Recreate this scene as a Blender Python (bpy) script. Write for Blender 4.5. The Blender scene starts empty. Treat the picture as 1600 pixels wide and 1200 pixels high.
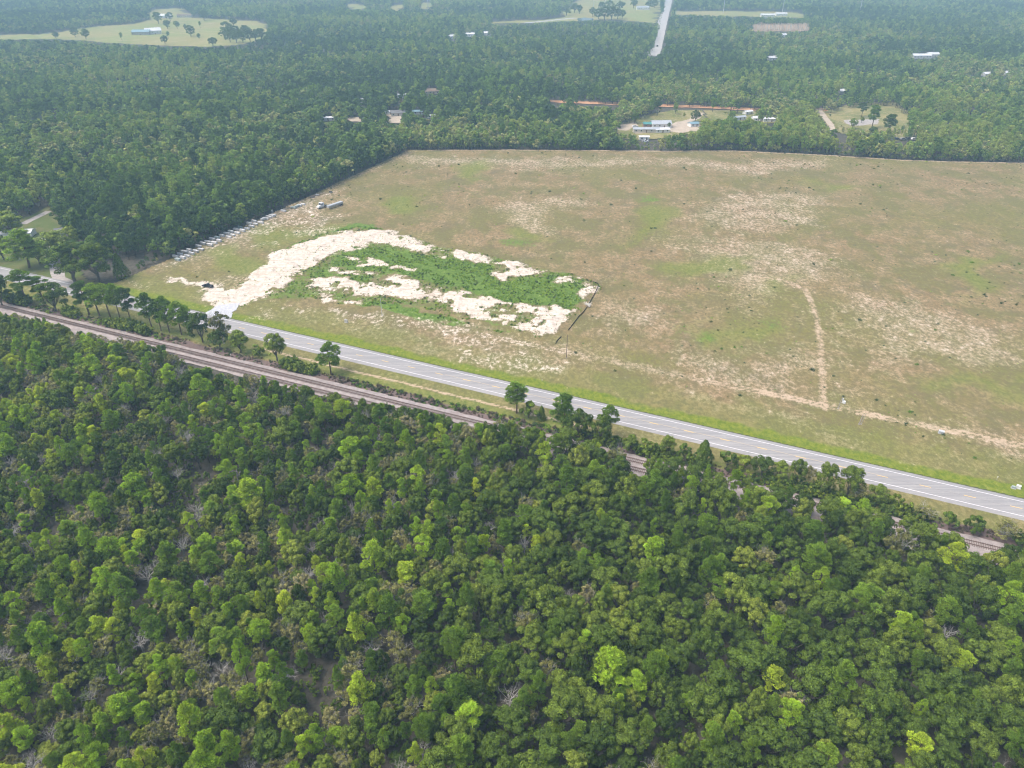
import bpy, math, random
import numpy as np
from math import radians as R, pi, sin, cos

# ------------------------------------------------------------------ camera, sky, sun, exposure
SC = bpy.context.scene
PITCH, FPX, CAMH = R(31.0), 1148.0, 140.0
cam = bpy.data.cameras.new('camera')
camo = bpy.data.objects.new('camera', cam)
SC.collection.objects.link(camo)
cam.sensor_width = 36.0
cam.lens = 36.0 * FPX / 1600.0
cam.clip_start, cam.clip_end = 1.0, 30000.0
camo.location = (0, 0, CAMH)
camo.rotation_euler = (pi / 2 - PITCH, 0, 0)
SC.camera = camo

SUN_EL, SUN_AZ = R(60), R(262)          # azimuth clockwise from the view direction: high on the left
world = bpy.data.worlds.new('World')
SC.world = world
world.use_nodes = True
wn = world.node_tree
wn.nodes.clear()
sky = wn.nodes.new('ShaderNodeTexSky')
sky.sky_type = 'NISHITA'
sky.sun_disc = False
sky.sun_elevation = SUN_EL
sky.sun_rotation = SUN_AZ
sky.air_density = 1.0
sky.dust_density = 6.0
sky.ozone_density = 1.0
bg = wn.nodes.new('ShaderNodeBackground')
bg.inputs['Strength'].default_value = 0.138
wo = wn.nodes.new('ShaderNodeOutputWorld')
wn.links.new(sky.outputs['Color'], bg.inputs['Color'])
wn.links.new(bg.outputs['Background'], wo.inputs['Surface'])

sun = bpy.data.lights.new('sun', 'SUN')
sun.energy = 1.25
sun.angle = R(45)
sun.color = (1.0, 0.93, 0.84)
suno = bpy.data.objects.new('sun', sun)
SC.collection.objects.link(suno)
suno.rotation_euler = (pi / 2 - SUN_EL, 0, pi - SUN_AZ)

SC.view_settings.view_transform = 'Standard'
SC.view_settings.look = 'None'
SC.view_settings.gamma = 1.0
SC.view_settings.use_curve_mapping = False
SC.view_settings.exposure = 0.80
SC.cycles.use_denoising = True
SC.cycles.use_adaptive_sampling = True
SC.cycles.adaptive_threshold = 0.035
SC.cycles.max_bounces = 4
SC.cycles.diffuse_bounces = 2
SC.cycles.glossy_bounces = 2
SC.cycles.transmission_bounces = 3
SC.cycles.volume_bounces = 0
SC.cycles.transparent_max_bounces = 8
SC.cycles.filter_width = 1.15
SC.cycles.caustics_reflective = False
SC.cycles.caustics_refractive = False

# ------------------------------------------------------------------ helpers
COL = SC.collection
rng = np.random.default_rng(7)
random.seed(7)
CP, SP = cos(PITCH), sin(PITCH)


def gp(u, v, z=0.0):
    """ground point seen at pixel (u, v) of the 1600 x 1200 photograph"""
    x = (u - 800) / FPX
    y = (v - 600) / FPX
    d = (x, CP - y * SP, -SP - y * CP)
    t = (z - CAMH) / d[2]
    return (d[0] * t, d[1] * t)


def pj(X, Y, Z):
    X, Y, Z = np.asarray(X, float), np.asarray(Y, float), np.asarray(Z, float) - CAMH
    dep = Y * CP - Z * SP
    up = Y * SP + Z * CP
    dep = np.maximum(dep, 1e-3)
    return 800 + FPX * X / dep, 600 - FPX * up / dep


def height_at(X, Y, v):
    """height of a point over (X, Y) that shows at row v"""
    k = (600 - v) / FPX
    return CAMH + Y * (k * CP - SP) / (CP + k * SP)


def m_per_px(X, Y, Z=0):
    return (Y * CP - (Z - CAMH) * SP) / FPX


# the road: straight, s along it (left to right), d across it (positive away from the camera)
RA, RB = R(-23.874), 228.094
T = (cos(RA), sin(RA))
N = (-sin(RA), cos(RA))


def rd(s, d):
    return (s * T[0] + d * N[0] + RB * 0 + RD0[0], s * T[1] + d * N[1] + RD0[1])


# origin of the frame: the point of the centre line with s = 0 of the fit
_k = RB * T[1]
RD0 = (0 - _k * T[0], RB - _k * T[1])


def sd(X, Y):
    return X * T[0] + Y * T[1], (X * N[0] + (Y - RB) * N[1])


def track_d(s):
    return -24.45 + (s + 142.0) * 0.0123


def wpoly(pts):
    return np.array([gp(*p) for p in pts])


def inside(px, py, poly):
    poly = np.asarray(poly, float)
    r = np.zeros(np.shape(px), bool)
    j = len(poly) - 1
    for i in range(len(poly)):
        xi, yi = poly[i]
        xj, yj = poly[j]
        if yi != yj:
            c = ((yi > py) != (yj > py)) & (px < (xj - xi) * (py - yi) / (yj - yi) + xi)
            r ^= c
        j = i
    return r


def sdist(px, py, poly):
    """signed distance to a polygon, positive inside"""
    poly = np.asarray(poly, float)
    d2 = np.full(np.shape(px), 1e18)
    for i in range(len(poly)):
        a, b = poly[i - 1], poly[i]
        e = b - a
        L = max(e @ e, 1e-9)
        t = np.clip(((px - a[0]) * e[0] + (py - a[1]) * e[1]) / L, 0, 1)
        d2 = np.minimum(d2, (px - a[0] - t * e[0]) ** 2 + (py - a[1] - t * e[1]) ** 2)
    d = np.sqrt(d2)
    return np.where(inside(px, py, poly), d, -d)


def ldist(px, py, line):
    line = np.asarray(line, float)
    d2 = np.full(np.shape(px), 1e18)
    for i in range(1, len(line)):
        a, b = line[i - 1], line[i]
        e = b - a
        L = max(e @ e, 1e-9)
        t = np.clip(((px - a[0]) * e[0] + (py - a[1]) * e[1]) / L, 0, 1)
        d2 = np.minimum(d2, (px - a[0] - t * e[0]) ** 2 + (py - a[1] - t * e[1]) ** 2)
    return np.sqrt(d2)


def sstep(a, b, x):
    t = np.clip((x - a) / (b - a), 0, 1)
    return t * t * (3 - 2 * t)


_lat = np.random.default_rng(3).random((256, 256))


def vnoise(x, y):
    xi, yi = np.floor(x).astype(int), np.floor(y).astype(int)
    fx, fy = x - xi, y - yi
    fx, fy = fx * fx * (3 - 2 * fx), fy * fy * (3 - 2 * fy)
    a, b = _lat[xi & 255, yi & 255], _lat[(xi + 1) & 255, yi & 255]
    c, d = _lat[xi & 255, (yi + 1) & 255], _lat[(xi + 1) & 255, (yi + 1) & 255]
    return (a * (1 - fx) + b * fx) * (1 - fy) + (c * (1 - fx) + d * fx) * fy


def fbm(x, y, size, octv=4):
    s, w, t = 0, 1.0, 0
    for o in range(octv):
        s = s + w * vnoise(x / size + 17.3 * o, y / size + 5.1 * o)
        t += w
        w *= .5
        size *= .5
    return s / t


# ------------------------------------------------------------------ materials
class NT:
    def __init__(self, name):
        self.m = bpy.data.materials.new(name)
        self.m.use_nodes = True
        self.t = self.m.node_tree
        self.t.nodes.clear()
        self.out = self.t.nodes.new('ShaderNodeOutputMaterial')

    def n(self, typ, ins=None, **kw):
        nd = self.t.nodes.new(typ)
        for k, v in kw.items():
            setattr(nd, k, v)
        for k, v in (ins or {}).items():
            self.put(nd.inputs[k], v)
        return nd

    def put(self, sock, v):
        if isinstance(v, bpy.types.NodeSocket):
            self.t.links.new(v, sock)
        elif isinstance(v, (tuple, list)) and len(v) == 3 and sock.type == 'RGBA':
            sock.default_value = (*v, 1)
        else:
            sock.default_value = v

    def math(self, op, a, b=None, c=None, clamp=False):
        nd = self.n('ShaderNodeMath', operation=op, use_clamp=clamp)
        self.put(nd.inputs[0], a)
        if b is not None:
            self.put(nd.inputs[1], b)
        if c is not None:
            self.put(nd.inputs[2], c)
        return nd.outputs[0]

    def step(self, x, a, b, lo=0.0, hi=1.0):
        nd = self.n('ShaderNodeMapRange', interpolation_type='SMOOTHSTEP')
        self.put(nd.inputs[0], x)
        for i, v in enumerate((a, b, lo, hi)):
            self.put(nd.inputs[i + 1], v)
        return nd.outputs[0]

    def mix(self, f, a, b, mode='MIX'):
        nd = self.n('ShaderNodeMix', data_type='RGBA', blend_type=mode)
        self.put(nd.inputs[0], f)
        self.put(nd.inputs[6], a)
        self.put(nd.inputs[7], b)
        return nd.outputs[2]

    def noise(self, vec, scale, detail=4, rough=.6, dist=0.0):
        nd = self.n('ShaderNodeTexNoise', {'Scale': scale, 'Detail': detail, 'Roughness': rough, 'Distortion': dist})
        if vec is not None:
            self.put(nd.inputs['Vector'], vec)
        return nd.outputs['Fac']

    def pos(self):
        return self.n('ShaderNodeNewGeometry').outputs['Position']

    def obj(self):
        return self.n('ShaderNodeTexCoord').outputs['Object']

    def ramp(self, f, stops):
        nd = self.n('ShaderNodeValToRGB')
        e = nd.color_ramp.elements
        while len(e) < len(stops):
            e.new(.5)
        for i, (p, c) in enumerate(stops):
            e[i].position = p
            e[i].color = (*c, 1)
        self.put(nd.inputs[0], f)
        return nd.outputs[0]

    def principled(self, col, rough=.8, spec=.2, metal=0.0, normal=None):
        nd = self.n('ShaderNodeBsdfPrincipled', {'Base Color': col, 'Roughness': rough, 'Metallic': metal, 'Specular IOR Level': spec})
        if normal is not None:
            self.put(nd.inputs['Normal'], normal)
        return nd.outputs[0]

    def bump(self, h, strength=.3, dist=.1):
        return self.n('ShaderNodeBump', {'Height': h, 'Strength': strength, 'Distance': dist}).outputs[0]

    def done(self, sh):
        self.t.links.new(sh, self.out.inputs['Surface'])
        return self.m


MATS = {}


def plain(name, col, rough=.7, spec=.3, metal=0.0, var=.18, scale=1.2):
    """paint, metal, concrete and the like: colour with uneven dirt and grain"""
    if name in MATS:
        return MATS[name]
    t = NT(name)
    o = t.obj()
    f = t.noise(o, scale, 5, .65)
    d = t.noise(o, scale * 7, 3, .6)
    k = t.math('ADD', t.math('MULTIPLY', f, .7), t.math('MULTIPLY', d, .3))
    c = t.mix(t.step(k, .3, .7), tuple(x * (1 - var) for x in col), tuple(min(1, x * (1 + var * .6)) for x in col))
    MATS[name] = t.done(t.principled(c, rough, spec, metal))
    return MATS[name]


def foliage(name, stops, transl=.25, spec=.08):
    t = NT(name)
    rnd = t.n('ShaderNodeAttribute', attribute_type='INSTANCER', attribute_name='shade').outputs['Fac']
    c = t.ramp(rnd, stops)
    a = t.n('ShaderNodeAttribute', attribute_name='tint').outputs['Fac']
    c = t.mix(1.0, c, t.n('ShaderNodeCombineColor', {0: a, 1: a, 2: a}).outputs[0], 'MULTIPLY')
    p = t.principled(c, .6, spec)
    tr = t.n('ShaderNodeBsdfTranslucent', {'Color': c}).outputs[0]
    mx = t.n('ShaderNodeMixShader', {0: transl, 1: p, 2: tr}).outputs[0]
    MATS[name] = t.done(mx)
    return MATS[name]


def bark(name, a, b):
    t = NT(name)
    o = t.obj()
    f = t.noise(o, 3.0, 5, .7)
    MATS[name] = t.done(t.principled(t.mix(t.step(f, .3, .7), a, b), .9, .1))
    return MATS[name]


foliage('pine_lime', [(0, (0.304, 0.463, 0.036)), (.5, (0.400, 0.580, 0.047)), (1, (0.564, 0.654, 0.061))], .34)
foliage('pine_green', [(0, (0.142, 0.252, 0.028)), (.5, (0.218, 0.347, 0.036)), (1, (0.311, 0.449, 0.052))], .3)
foliage('pine_dark', [(0, (0.079, 0.151, 0.028)), (1, (0.141, 0.224, 0.041))], .25)
foliage('oak_dark', [(0, (0.063, 0.107, 0.016)), (.5, (0.108, 0.171, 0.023)), (1, (0.172, 0.232, 0.030))], .22)
foliage('oak_mid', [(0, (0.127, 0.189, 0.027)), (.5, (0.199, 0.275, 0.036)), (1, (0.299, 0.349, 0.054))], .24)
foliage('scrub_leaf', [(0, (0.154, 0.164, 0.050)), (.5, (0.246, 0.250, 0.079)), (1, (0.348, 0.316, 0.136))], .2)
foliage('far_pine', [(0, (0.090, 0.160, 0.035)), (.35, (0.185, 0.300, 0.052)), (.7, (0.301, 0.435, 0.078)), (1, (0.435, 0.505, 0.116))], .25)
foliage('far_oak', [(0, (0.050, 0.095, 0.021)), (.4, (0.120, 0.200, 0.035)), (.8, (0.220, 0.309, 0.061)), (1, (0.339, 0.351, 0.119))], .2)
foliage('weed_lush', [(0, (.10, .205, .02)), (.5, (.19, .335, .03)), (1, (.31, .42, .055))], .3)
foliage('weed_dark', [(0, (.04, .075, .025)), (1, (.095, .13, .04))], .2)
foliage('brush_brown', [(0, (.10, .075, .06)), (.5, (.15, .115, .09)), (1, (.11, .115, .06))], .15)
bark('bark_pine', (.10, .075, .055), (.19, .14, .105))
bark('bark_oak', (.085, .075, .062), (.17, .15, .13))
bark('bark_grey', (.29, .28, .26), (.48, .465, .435))
bark('bark_white', (.55, .53, .48), (.75, .72, .66))
bark('bark_far', (.10, .085, .07), (.16, .13, .10))


def mat_field():
    t = NT('field_ground')
    P = t.pos()
    cv = t.n('ShaderNodeAttribute', attribute_name='cover')
    s1 = t.n('ShaderNodeSeparateColor', {0: cv.outputs['Color']})
    sand, lush, green = s1.outputs
    heath = cv.outputs['Alpha']
    cv2 = t.n('ShaderNodeAttribute', attribute_name='cover2')
    s2 = t.n('ShaderNodeSeparateColor', {0: cv2.outputs['Color']})
    orange, bare, dry = s2.outputs
    edge = cv2.outputs['Alpha']
    mp = t.n('ShaderNodeMapping', {'Vector': P, 'Rotation': (0, 0, R(12)), 'Scale': (1, .72, 1)}).outputs[0]
    n1 = t.noise(P, .022, 5, .6)
    n2 = t.noise(mp, .13, 7, .72, .15)
    n3 = t.noise(mp, .62, 5, .75)
    n4 = t.noise(P, 2.6, 4, .75)
    nb = t.noise(mp, .045, 6, .72)
    base = t.mix(t.step(n1, .38, .62), (.285, .195, .105), (.225, .185, .080))
    base = t.mix(t.step(n2, .40, .66), base, (.39, .285, .165))
    base = t.mix(t.math('MULTIPLY', t.step(nb, .47, .57), .85), base, (.165, .165, .055))
    ng = t.noise(P, .06, 6, .75)
    base = t.mix(t.math('MULTIPLY', t.step(ng, .52, .64), .6), base, (.145, .125, .075))
    nw = t.noise(P, .011, 4, .6, .5)
    base = t.mix(t.math('MULTIPLY', t.step(nw, .48, .62), .55), base, t.mix(n3, (.14, .16, .036), (.24, .235, .062)))
    base = t.mix(t.step(n3, .38, .58, .9, .0), base, (.16, .138, .066))
    base = t.mix(t.step(n4, .36, .56, .55, .0), base, (.15, .13, .06))
    # bare pale patches between the dry grass
    k = t.math('ADD', t.math('MULTIPLY', n3, .5), t.math('MULTIPLY', n2, .25))
    k = t.math('ADD', k, t.math('MULTIPLY', n4, .25))
    kn = t.math('MULTIPLY', t.math('SUBTRACT', k, .5), 4.2)
    kb = t.math('ADD', k, t.math('MULTIPLY', bare, .10))
    base = t.mix(t.math('MULTIPLY', t.step(kb, .54, .70), .8), base, (.54, .435, .325))
    # green growth
    kg = t.math('ADD', t.math('SUBTRACT', k, .5), t.math('MULTIPLY', green, 1.0))
    gcol = t.mix(t.step(n3, .35, .65), (.120, .165, .03), (.215, .225, .06))
    base = t.mix(t.math('MULTIPLY', t.step(kg, .28, .85), .85), base, gcol)
    base = t.mix(t.math('MULTIPLY', t.step(t.math('ADD', t.math('MULTIPLY', t.math('SUBTRACT', k, .5), 1.4), dry), .25, .8), .9), base, t.mix(t.step(n3, .35, .65), (.110, .165, .016), (.205, .240, .032)))
    kl = t.math('ADD', t.math('SUBTRACT', k, .5), lush)
    base = t.mix(t.step(t.math('ADD', t.math('MULTIPLY', kn, .7), lush), .30, .80), base, t.mix(t.step(n3, .35, .65), (.075, .135, .022), (.15, .235, .04)))
    # dirt and sand
    ko = t.math('ADD', t.math('MULTIPLY', kn, .6), orange)
    base = t.mix(t.step(ko, .35, .75), base, t.mix(n2, (.44, .325, .22), (.54, .435, .32)))
    ks = t.math('ADD', kn, sand)
    scol = t.mix(t.step(n3, .38, .62), (.56, .485, .405), (.72, .65, .565))
    rp = t.n('ShaderNodeMapping', {'Vector': P, 'Rotation': (0, 0, R(-32)), 'Scale': (.06, .9, 1)}).outputs[0]
    scol = t.mix(t.step(t.noise(rp, .9, 4, .65, .3), .50, .66, 0, .8), scol, (.45, .365, .285))
    scol = t.mix(t.step(n4, .54, .68, 0, .8), scol, (.43, .36, .29))
    base = t.mix(t.step(ks, .36, .74), base, scol)
    kh = t.math('ADD', t.math('SUBTRACT', k, .5), heath)
    base = t.mix(t.step(kh, .40, .70), base, t.mix(n3, (.12, .085, .075), (.22, .165, .15)))
    base = t.mix(t.step(t.math('ADD', t.math('SUBTRACT', k, .5), edge), .45, .7), base, (.075, .085, .04))
    nrm = t.bump(t.math('ADD', t.math('MULTIPLY', n3, .6), t.math('MULTIPLY', n4, .4)), .55, .35)
    return t.done(t.principled(base, .95, .08, normal=nrm))


def mat_floor():
    t = NT('forest_floor')
    P = t.pos()
    n1 = t.noise(P, .05, 5, .65)
    n2 = t.noise(P, .5, 5, .7)
    n3 = t.noise(P, 2.4, 4, .7)
    c = t.mix(t.step(n2, .35, .65), (.068, .062, .048), (.115, .105, .086))
    c = t.mix(t.step(n1, .58, .70), c, (.17, .145, .125))
    c = t.mix(t.step(n3, .55, .68), c, (.06, .072, .03))
    return t.done(t.principled(c, .95, .05, normal=t.bump(n3, .5, .3)))


def mat_pasture():
    t = NT('pasture_grass')
    P = t.pos()
    n1 = t.noise(P, .008, 4, .6)
    n2 = t.noise(P, .05, 5, .6)
    c = t.mix(t.step(n1, .4, .6), (.30, .27, .105), (.235, .265, .085))
    c = t.mix(t.step(n2, .5, .7), c, (.37, .31, .16))
    return t.done(t.principled(c, .95, .05))


def mat_lot():
    t = NT('lot_grass')
    P = t.pos()
    n1 = t.noise(P, .035, 5, .65)
    n2 = t.noise(P, .3, 4, .7)
    c = t.mix(t.step(n1, .40, .60), (.15, .17, .05), (.27, .24, .10))
    c = t.mix(t.step(n2, .50, .66, 0, .8), c, (.40, .32, .20))
    return t.done(t.principled(c, .95, .05))


def mat_lawn():
    t = NT('lawn_grass')
    P = t.pos()
    n1 = t.noise(P, .06, 5, .6)
    n2 = t.noise(P, .8, 4, .7)
    c = t.mix(t.step(n1, .42, .62), (.10, .135, .038), (.165, .158, .068))
    c = t.mix(t.step(n2, .55, .75), c, (.21, .175, .105))
    return t.done(t.principled(c, .95, .05))


def mat_asphalt():
    t = NT('asphalt')
    P = t.pos()
    mp = t.n('ShaderNodeMapping', {'Vector': P, 'Rotation': (0, 0, -RA), 'Scale': (.02, 1.1, 1)}).outputs[0]
    st = t.noise(mp, 1.0, 4, .6)
    f = t.noise(P, .35, 5, .7)
    g = t.noise(P, 9.0, 3, .8)
    c = t.mix(t.step(st, .35, .65), (.280, .276, .280), (.360, .355, .356))
    c = t.mix(t.step(f, .5, .75, 0, .5), c, (.41, .405, .40))
    c = t.mix(t.step(g, .4, .7, 0, .35), c, (.25, .247, .25))
    return t.done(t.principled(c, .85, .2))


def mat_two(name, a, b, scale, rough=.9, c3=None, bumpy=.4):
    t = NT(name)
    P = t.pos()
    f = t.noise(P, scale, 5, .7)
    g = t.noise(P, scale * 9, 3, .8)
    c = t.mix(t.step(t.math('ADD', t.math('MULTIPLY', f, .65), t.math('MULTIPLY', g, .35)), .35, .65), a, b)
    if c3:
        c = t.mix(t.step(t.noise(P, scale * .4, 4, .7), .55, .7), c, c3)
    MATS[name] = t.done(t.principled(c, rough, .15, normal=t.bump(g, bumpy, .15)))
    return MATS[name]


def mat_paint(name, col, wear, under=(.29, .288, .30)):
    t = NT(name)
    P = t.pos()
    f = t.noise(P, 1.3, 6, .75)
    MATS[name] = t.done(t.principled(t.mix(t.step(f, wear, wear + .14), col, under), .8, .2))
    return MATS[name]


MATS['field'] = mat_field()
MATS['floor'] = mat_floor()
MATS['pasture'] = mat_pasture()
MATS['lawn'] = mat_lawn()
MATS['lot'] = mat_lot()
MATS['asphalt'] = mat_asphalt()
mat_two('ballast', (.27, .235, .225), (.43, .38, .365), .5, c3=(.31, .255, .235))
mat_two('gravel_apron', (.42, .435, .47), (.58, .595, .63), .8)
mat_two('gravel_drive', (.30, .275, .26), (.46, .425, .40), .5)
mat_two('tan_dirt', (.30, .20, .12), (.42, .30, .2), .12)
mat_two('red_dirt', (.50, .25, .13), (.60, .36, .21), .12)
mat_two('pale_dirt', (.40, .33, .25), (.53, .45, .36), .15)
mat_two('concrete_road', (.40, .385, .37), (.52, .50, .48), .1)
mat_paint('line_white', (.80, .80, .82), .60)
mat_paint('line_yellow', (.74, .54, .20), .62)
mat_paint('line_yellow_faded', (.55, .45, .27), .52)
plain('rust_rail', (.16, .10, .085), .6, .4, .3)
plain('sleeper_wood', (.23, .19, .17), .95, .1)
plain('pole_wood', (.21, .165, .13), .95, .1)
plain('pole_grey', (.36, .34, .33), .9, .1)
plain('galv_steel', (.55, .56, .58), .5, .4, .5)
plain('steel_pale', (.62, .64, .66), .5, .4, .2)
plain('concrete', (.46, .455, .45), .95, .1, scale=.8)
plain('concrete_pale', (.66, .655, .65), .9, .1, scale=.8)
plain('concrete_green', (.36, .42, .41), .9, .1, scale=.8)
plain('white_paint', (.78, .78, .77), .6, .3)
plain('cream_wall', (.62, .58, .50), .85, .15)
plain('brick_wall', (.36, .22, .17), .9, .1)
plain('grey_wall', (.40, .40, .40), .85, .15)
plain('white_metal', (.76, .77, .79), .45, .4, .1)
plain('grey_metal', (.52, .55, .58), .45, .4, .3)
plain('teal_metal', (.09, .29, .28), .45, .4, .1)
plain('blue_metal', (.24, .38, .44), .45, .4, .1)
plain('shingle_grey', (.20, .20, .21), .95, .1)
plain('shingle_brown', (.25, .19, .15), .95, .1)
plain('car_navy', (.015, .02, .035), .3, .5)
plain('car_black', (.012, .012, .013), .35, .5)
plain('car_white', (.78, .78, .78), .3, .5)
plain('car_silver', (.42, .44, .46), .3, .5, .4)
plain('car_glass', (.03, .04, .05), .1, .6)
plain('tyre', (.02, .02, .02), .9, .2)
plain('lamp_glass', (.7, .7, .68), .2, .5)
plain('lamp_red', (.4, .02, .02), .3, .5)
plain('black_fabric', (.018, .018, .02), .9, .1)
plain('window_glass', (.035, .045, .055), .15, .6)
plain('door_brown', (.16, .10, .07), .7, .2)
plain('sign_yellow', (.75, .68, .30), .6, .3)
plain('green_box', (.20, .36, .27), .6, .3)


# ------------------------------------------------------------------ mesh building
def link(o, parent=None):
    COL.objects.link(o)
    if parent is not None:
        o.parent = parent
    return o


def tag(o, label=None, cat=None, group=None, kind=None):
    if label:
        o['label'] = label
    if cat:
        o['category'] = cat
    if group:
        o['group'] = group
    if kind:
        o['kind'] = kind
    return o


def empty(name, x, y, z=0, rz=0, parent=None):
    o = bpy.data.objects.new(name, None)
    o.empty_display_size = .5
    o.location = (x, y, z)
    o.rotation_euler = (0, 0, rz)
    return link(o, parent)


def np_mesh(name, verts, faces, mats, tint=None, midx=None, smooth=False):
    """verts (n,3); faces (m,k) with one k for all"""
    verts = np.asarray(verts, np.float32)
    faces = np.asarray(faces, np.int32)
    me = bpy.data.meshes.new(name)
    me.vertices.add(len(verts))
    me.vertices.foreach_set('co', verts.ravel())
    m, k = faces.shape
    me.loops.add(m * k)
    me.loops.foreach_set('vertex_index', faces.ravel())
    me.polygons.add(m)
    me.polygons.foreach_set('loop_start', np.arange(m, dtype=np.int32) * k)
    me.polygons.foreach_set('loop_total', np.full(m, k, np.int32))
    for mt in mats:
        me.materials.append(mt)
    if midx is not None:
        me.polygons.foreach_set('material_index', np.asarray(midx, np.int32))
    if smooth:
        me.polygons.foreach_set('use_smooth', np.ones(m, bool))
    if tint is not None:
        a = me.attributes.new('tint', 'FLOAT', 'POINT')
        a.data.foreach_set('value', np.asarray(tint, np.float32))
    me.update(calc_edges=True)
    return me


class MB:
    def __init__(self):
        self.v, self.f = [], []

    def add(self, vs, fs):
        b = len(self.v)
        self.v += [tuple(p) for p in vs]
        self.f += [tuple(i + b for i in f) for f in fs]
        return self

    def box(self, c, s, rz=0, taper=0.0, bev=0.0):
        hx, hy, hz = s[0] / 2, s[1] / 2, s[2] / 2
        ca, sa = cos(rz), sin(rz)
        if bev > 0:
            rings = []
            for z, k in ((-hz, bev), (-hz + bev, 0), (hz - bev, 0), (hz, bev)):
                x, y = hx - k, hy - k
                b = bev * .7
                rings.append([(x, -y + b, z), (x, y - b, z), (x - b, y, z), (-x + b, y, z), (-x, y - b, z), (-x, -y + b, z), (-x + b, -y, z), (x - b, -y, z)])
            vs = [p for r in rings for p in r]
            fs = [tuple(reversed(range(8))), tuple(range(24, 32))]
            for r in range(3):
                for i in range(8):
                    j = (i + 1) % 8
                    fs.append((r * 8 + i, r * 8 + j, r * 8 + 8 + j, r * 8 + 8 + i))
        else:
            vs = []
            for z, t in ((-hz, 0), (hz, taper)):
                x, y = hx - t, hy - t
                vs += [(-x, -y, z), (x, -y, z), (x, y, z), (-x, y, z)]
            fs = [(3, 2, 1, 0), (4, 5, 6, 7), (0, 1, 5, 4), (1, 2, 6, 5), (2, 3, 7, 6), (3, 0, 4, 7)]
        return self.add([(c[0] + x * ca - y * sa, c[1] + x * sa + y * ca, c[2] + z) for x, y, z in vs], fs)

    def prism(self, prof, y0, y1):
        """profile in (x, z) pulled along y"""
        n = len(prof)
        vs = [(x, y0, z) for x, z in prof] + [(x, y1, z) for x, z in prof]
        fs = [tuple(range(n)), tuple(reversed(range(n, 2 * n)))]
        for i in range(n):
            j = (i + 1) % n
            fs.append((j, i, n + i, n + j))
        return self.add(vs, fs)

    def tube(self, pts, rad, n=6, cap=True):
        pts = [np.array(p, float) for p in pts]
        if not hasattr(rad, '__len__'):
            rad = [rad] * len(pts)
        vs, fs = [], []
        for i, p in enumerate(pts):
            d = pts[min(i + 1, len(pts) - 1)] - pts[max(i - 1, 0)]
            d = d / (np.linalg.norm(d) + 1e-9)
            a = np.cross(d, (0, 0, 1.0)) if abs(d[2]) < .95 else np.cross(d, (1.0, 0, 0))
            a /= np.linalg.norm(a) + 1e-9
            b = np.cross(d, a)
            for k in range(n):
                q = 2 * pi * k / n
                vs.append(p + rad[i] * (cos(q) * a + sin(q) * b))
        for i in range(len(pts) - 1):
            for k in range(n):
                j = (k + 1) % n
                fs.append((i * n + k, i * n + j, i * n + n + j, i * n + n + k))
        if cap:
            fs.append(tuple(reversed(range(n))))
            fs.append(tuple(range((len(pts) - 1) * n, len(pts) * n)))
        return self.add(vs, fs)

    def mesh(self, name, mat):
        me = bpy.data.meshes.new(name)
        me.from_pydata([tuple(map(float, p)) for p in self.v], [], self.f)
        me.materials.append(MATS[mat] if isinstance(mat, str) else mat)
        me.update()
        return me

    def build(self, name, mat, parent=None, loc=None, rz=0, smooth=False):
        me = self.mesh(name, mat)
        if smooth:
            me.polygons.foreach_set('use_smooth', np.ones(len(me.polygons), bool))
        o = bpy.data.objects.new(name, me)
        if loc is not None:
            o.location = loc
            o.rotation_euler = (0, 0, rz)
        return link(o, parent)


# ------------------------------------------------------------------ the ground
def sheet(name, poly, step, mat, fn=None, z=0.0, smooth=True):
    """a gridded sheet cut to a world polygon; fn(X, Y) gives height and two cover colours"""
    poly = np.asarray(poly)
    x0, y0 = poly.min(0) - step
    x1, y1 = poly.max(0) + step
    xs, ys = np.arange(x0, x1 + step, step), np.arange(y0, y1 + step, step)
    X, Y = np.meshgrid(xs, ys)
    cx, cy = (X[:-1, :-1] + step / 2), (Y[:-1, :-1] + step / 2)
    keep = inside(cx, cy, poly)
    idx = np.arange(X.size).reshape(X.shape)
    q = np.stack([idx[:-1, :-1][keep], idx[:-1, 1:][keep], idx[1:, 1:][keep], idx[1:, :-1][keep]], 1)
    used = np.unique(q)
    remap = np.zeros(X.size, np.int32)
    remap[used] = np.arange(len(used))
    vx, vy = X.ravel()[used], Y.ravel()[used]
    c1 = c2 = None
    vz = np.full(len(used), z)
    if fn:
        h, c1, c2 = fn(vx, vy)
        vz = vz + h
    me = np_mesh(name, np.stack([vx, vy, vz], 1), remap[q], [mat], smooth=smooth)
    for nm, c in (('cover', c1), ('cover2', c2)):
        if c is not None:
            a = me.attributes.new(nm, 'FLOAT_COLOR', 'POINT')
            a.data.foreach_set('color', np.clip(c, 0, 1).astype(np.float32).ravel())
    return tag(link(bpy.data.objects.new(name, me)), kind='structure')


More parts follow.
